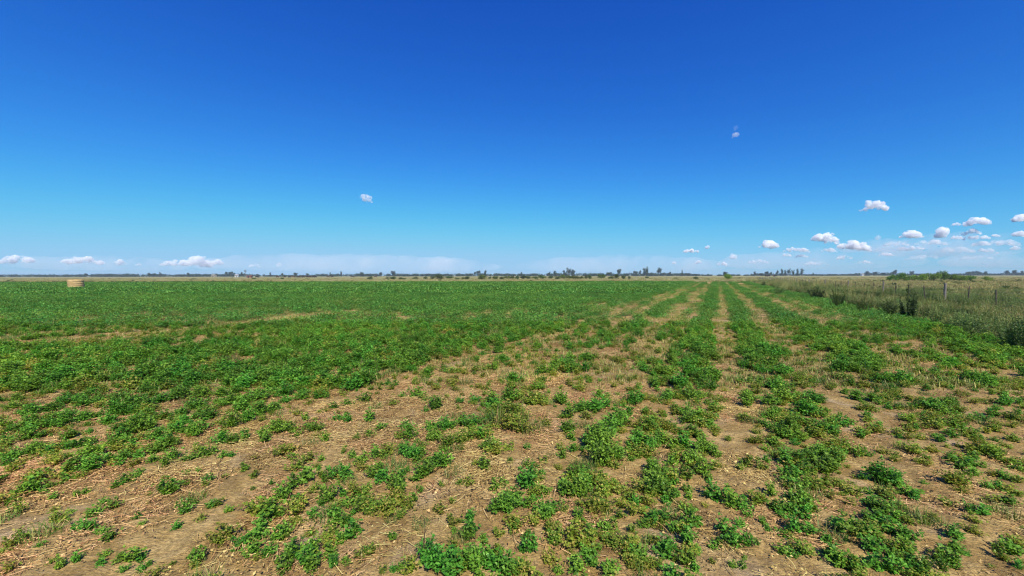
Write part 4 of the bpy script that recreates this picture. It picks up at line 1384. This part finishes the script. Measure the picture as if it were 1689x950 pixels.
def cloud(px, py, pw, ph, label, od=4.0, D=6000.0, slope=0.0, flat=1.0, group='small fair weather clouds low in the sky', seed=None, name='cloud'):
    seed = int(px * 7 + py) if seed is None else seed
    r = np.random.default_rng(seed)
    d = Rt * (px - CX) / FPX + Up * (CY - py) / FPX + Fw
    c = np.array([0, 0, H]) + d * D
    th = math.atan2(d[0], d[1])
    W, Hc = pw * D / FPX * math.cos(th), ph * D / FPX
    asp = W / Hc
    n = int(np.clip(10 + asp * 6, 12, 46))
    balls = []
    for k in range(n):
        u = r.uniform(-1, 1)
        env = math.sqrt(max(0.05, 1 - (abs(u)) ** 2.2))
        rad = Hc * (0.12 + 0.26 * r.random() ** 1.5) * (0.45 + 0.6 * env)
        x_ = u * (W / 2 - rad)
        z_ = -Hc / 2 + rad * 0.75 + r.random() * max(0, Hc * env - rad * 1.7) * flat
        y_ = r.normal(0, 0.22) * min(W, 2.5 * Hc)
        balls.append((x_, y_, z_ - slope * x_, rad * r.uniform(1.0, 1.5), rad * 1.2, rad))
    me = skin_over(name, balls, max(Hc / 16, W / 110), [cloud_mat('cloud_vapour', od * 2.1 / Hc, Hc * 0.42)], Hc * 0.10, Hc * 0.2, seed)
    o = obj(name, me, None, tuple(c), -th)
    return tag(o, label, 'cloud', group)


def main_clouds():
    C = [
        (605, 327, 25, 13, 'tiny greyish cloud alone in clear blue sky', 1.6, 0.25),
        (1440, 338, 52, 20, 'bright round puffy cloud floating alone above the cloud bank', 4.5, 0),
        (1608, 365, 54, 14, 'long bright cloud high over the thicket', 3.5, -0.03),
        (1577, 370, 20, 6, 'thin tail at the end of the long bright cloud', 1.5, 0),
        (1683, 359, 34, 13, 'bright cloud cut by the frame edge, higher of two there', 4, 0),
        (1362, 391, 52, 17, 'bright cloud forming the upper end of a sloping pair', 4, 0.18),
        (1408, 404, 62, 16, 'bright cloud forming the lower end of a sloping pair', 4, 0.14),
        (1268, 402, 38, 14, 'small slanting white cloud left of the sloping pair', 3.5, 0.16),
        (1314, 411, 46, 9, 'flat pale cloud just below the small slanting cloud', 2.2, 0.08),
        (1504, 385, 44, 15, 'rounded white cloud left of the upright puff', 3.5, 0.08),
        (1553, 383, 27, 19, 'upright white puff between two rounded clouds', 4.5, 0.1),
        (1602, 382, 36, 11, 'soft white cloud under the long bright cloud', 2.2, 0),
        (1611, 391, 50, 8, 'flat pale cloud two below the long bright cloud', 2.2, 0),
        (1578, 391, 24, 7, 'small flat cloud beside the upright puff', 2.0, 0),
        (1618, 401, 34, 9, 'faint cloud three below the long bright cloud', 1.5, 0),
        (1629, 412, 36, 9, 'slanting pale wisp lowest under the long bright cloud', 1.6, 0.22),
        (1681, 384, 30, 12, 'white cloud cut by the frame edge, lower of two there', 3, 0),
        (1642, 388, 18, 5, 'small flat cloud between long cloud and the frame edge', 1.8, 0),
        (1675, 408, 24, 9, 'pale grey cloud low near the frame edge', 1.4, 0),
        (1499, 409, 56, 8, 'flat pale cloud below the rounded white cloud', 1.8, 0),
        (1462, 419, 30, 7, 'faint flat cloud low between thicket and sloping pair', 1.5, 0),
        (1448, 391, 8, 9, 'wispy speck of cloud right of the sloping pair', 0.8, 0),
        (1368, 412, 28, 8, 'faint slanting cloud under the sloping pair', 1.2, 0.15),
        (1297, 420, 18, 7, 'small white cloud under the flat pale cloud', 1.8, 0),
        (1322, 422, 26, 6, 'faint small cloud low beside another of its size', 1.2, 0),
        (1392, 424, 30, 8, 'faint flat cloud low under the sloping pair', 1.2, 0),
        (1140, 413, 30, 7, 'flat white cloud, widest over the far eucalyptus trees', 2.6, 0),
        (1167, 407, 9, 7, 'tiny white puff above the flat white cloud', 1.8, 0),
        (1209, 421, 13, 12, 'small upright white puff over the corner tree', 2.0, 0),
        (1192, 434, 20, 8, 'small low cloud just above the corner tree', 1.8, 0.15),
        (1151, 432, 14, 7, 'small low cloud over the trees before the corner tree', 1.6, 0),
        (1112, 433, 9, 6, 'tiny low cloud above the tall eucalyptus', 1.4, 0),
        (1250, 431, 40, 8, 'faint ragged low cloud beyond the corner tree', 0.8, 0),
        (1345, 434, 46, 8, 'faint ragged low cloud above the grove of columns', 0.8, 0),
        (1425, 432, 30, 6, 'faint low cloud over the fence line trees', 0.9, 0),
        (1213, 221, 14, 9, 'tiny wispy cloud highest in the sky', 0.55, 0),
        (1214, 209, 7, 10, 'faint wisp just above the highest tiny cloud', 0.14, -0.5),
        (30, 427, 68, 15, 'white cloud low over the horizon, at the frame edge by the bale', 2.0, -0.04),
        (136, 428, 78, 15, 'long white cloud low over the hay bale', 2.0, 0),
        (198, 432, 22, 10, 'small white cloud trailing the long cloud over the bale', 1.5, 0),
        (290, 433, 56, 12, 'pale low cloud joined to a taller white heap', 1.6, 0),
        (322, 430, 62, 20, 'heaped white cloud with a tall dome low over the pasture', 2.6, 0),
        (358, 432, 28, 11, 'pale cloud end beside the heaped white cloud', 1.5, 0),
        (228, 436, 14, 5, 'faint speck of cloud between two white clouds', 0.6, 0),
        (1536, 399, 60, 10, 'ragged grey white cloud under the upright puff', 1.0, 0.05),
        (1575, 411, 70, 12, 'wide faint cloud below the ragged grey white cloud', 0.7, 0.05),
        (1655, 399, 60, 12, 'wide faint cloud between the flat cloud and the frame edge', 0.8, 0.1),
        (1525, 424, 70, 9, 'long faint low cloud over the thicket', 0.6, 0),
        (1610, 424, 60, 9, 'long faint low cloud beyond the end of the thicket', 0.6, 0),
        (1480, 401, 44, 9, 'soft grey cloud between the sloping pair and flat pale cloud', 0.8, 0.1),
        (420, 437, 22, 8, 'faint low cloud near the wind pump', 0.6, 0),
        (460, 436, 10, 9, 'faint small puff beside the wind pump cloud', 0.6, 0),
    ]
    for c in C:
        cloud(c[0], c[1], c[2], c[3], c[4], c[5], 6000.0, c[6])
    # pale veils along the horizon
    for (px, py, pw, ph, od, lab) in (
            (590, 434, 500, 30, 0.30, 'wide pale veil of thin cloud along the horizon beside the wind pump'),
            (1010, 435, 330, 28, 0.24, 'thin pale veil of cloud behind the eucalyptus trees'),
            (1330, 427, 320, 34, 0.26, 'pale veil of cloud behind the slanting white clouds'),
            (1560, 404, 250, 40, 0.38, 'broad soft veil around the long bright cloud over the thicket'),
            (1640, 428, 200, 26, 0.36, 'low soft veil under the broken clouds at the frame edge'),
            (1450, 405, 150, 22, 0.35, 'soft patch of veil between the sloping pair and the rounded cloud'),
            (170, 434, 300, 24, 0.24, 'thin veil around the white clouds low over the hay bale')):
        d = Rt * (px - CX) / FPX + Up * (CY - py) / FPX + Fw
        D = 9000.0
        th = math.atan2(d[0], d[1])
        W, Hc = pw * D / FPX * math.cos(th), ph * D / FPX
        me = skin_over('cloud_veil', [(0, 0, 0, W / 2, W / 8, Hc / 2), (W * 0.2, 0, -Hc * 0.15, W * 0.36, W / 9, Hc * 0.4), (-W * 0.22, 0, -Hc * 0.1, W * 0.3, W / 9, Hc * 0.36)], W / 90, [cloud_mat('veil_vapour', od * 2.6 / (W / 5), Hc * 3)], Hc * 0.12, Hc * 0.8, 3)
        o = obj('cloud_veil', me, None, tuple(np.array([0, 0, H]) + d * D), -th)
        tag(o, lab, 'cloud', 'veils of thin cloud')


main_clouds()

# ------------------------------------------------------------------ air
g = G('haze_air')
pv = g.N('VolumePrincipled')
pv.inputs['Color'].default_value = (0.62, 0.78, 1.0, 1)
pv.inputs['Density'].default_value = 0.00022
pv.inputs['Density Attribute'].default_value = ''
pv.inputs['Anisotropy'].default_value = 0.0
g.L(pv.outputs[0], g.out.inputs['Volume'])
mb = MB()
mb.box((0, 0, 10.5), (3200, 3200, 12.5))
tag(obj('haze', mb.mesh('haze', g.m)), 'thin pale blue air over the plain', None, None, 'stuff')
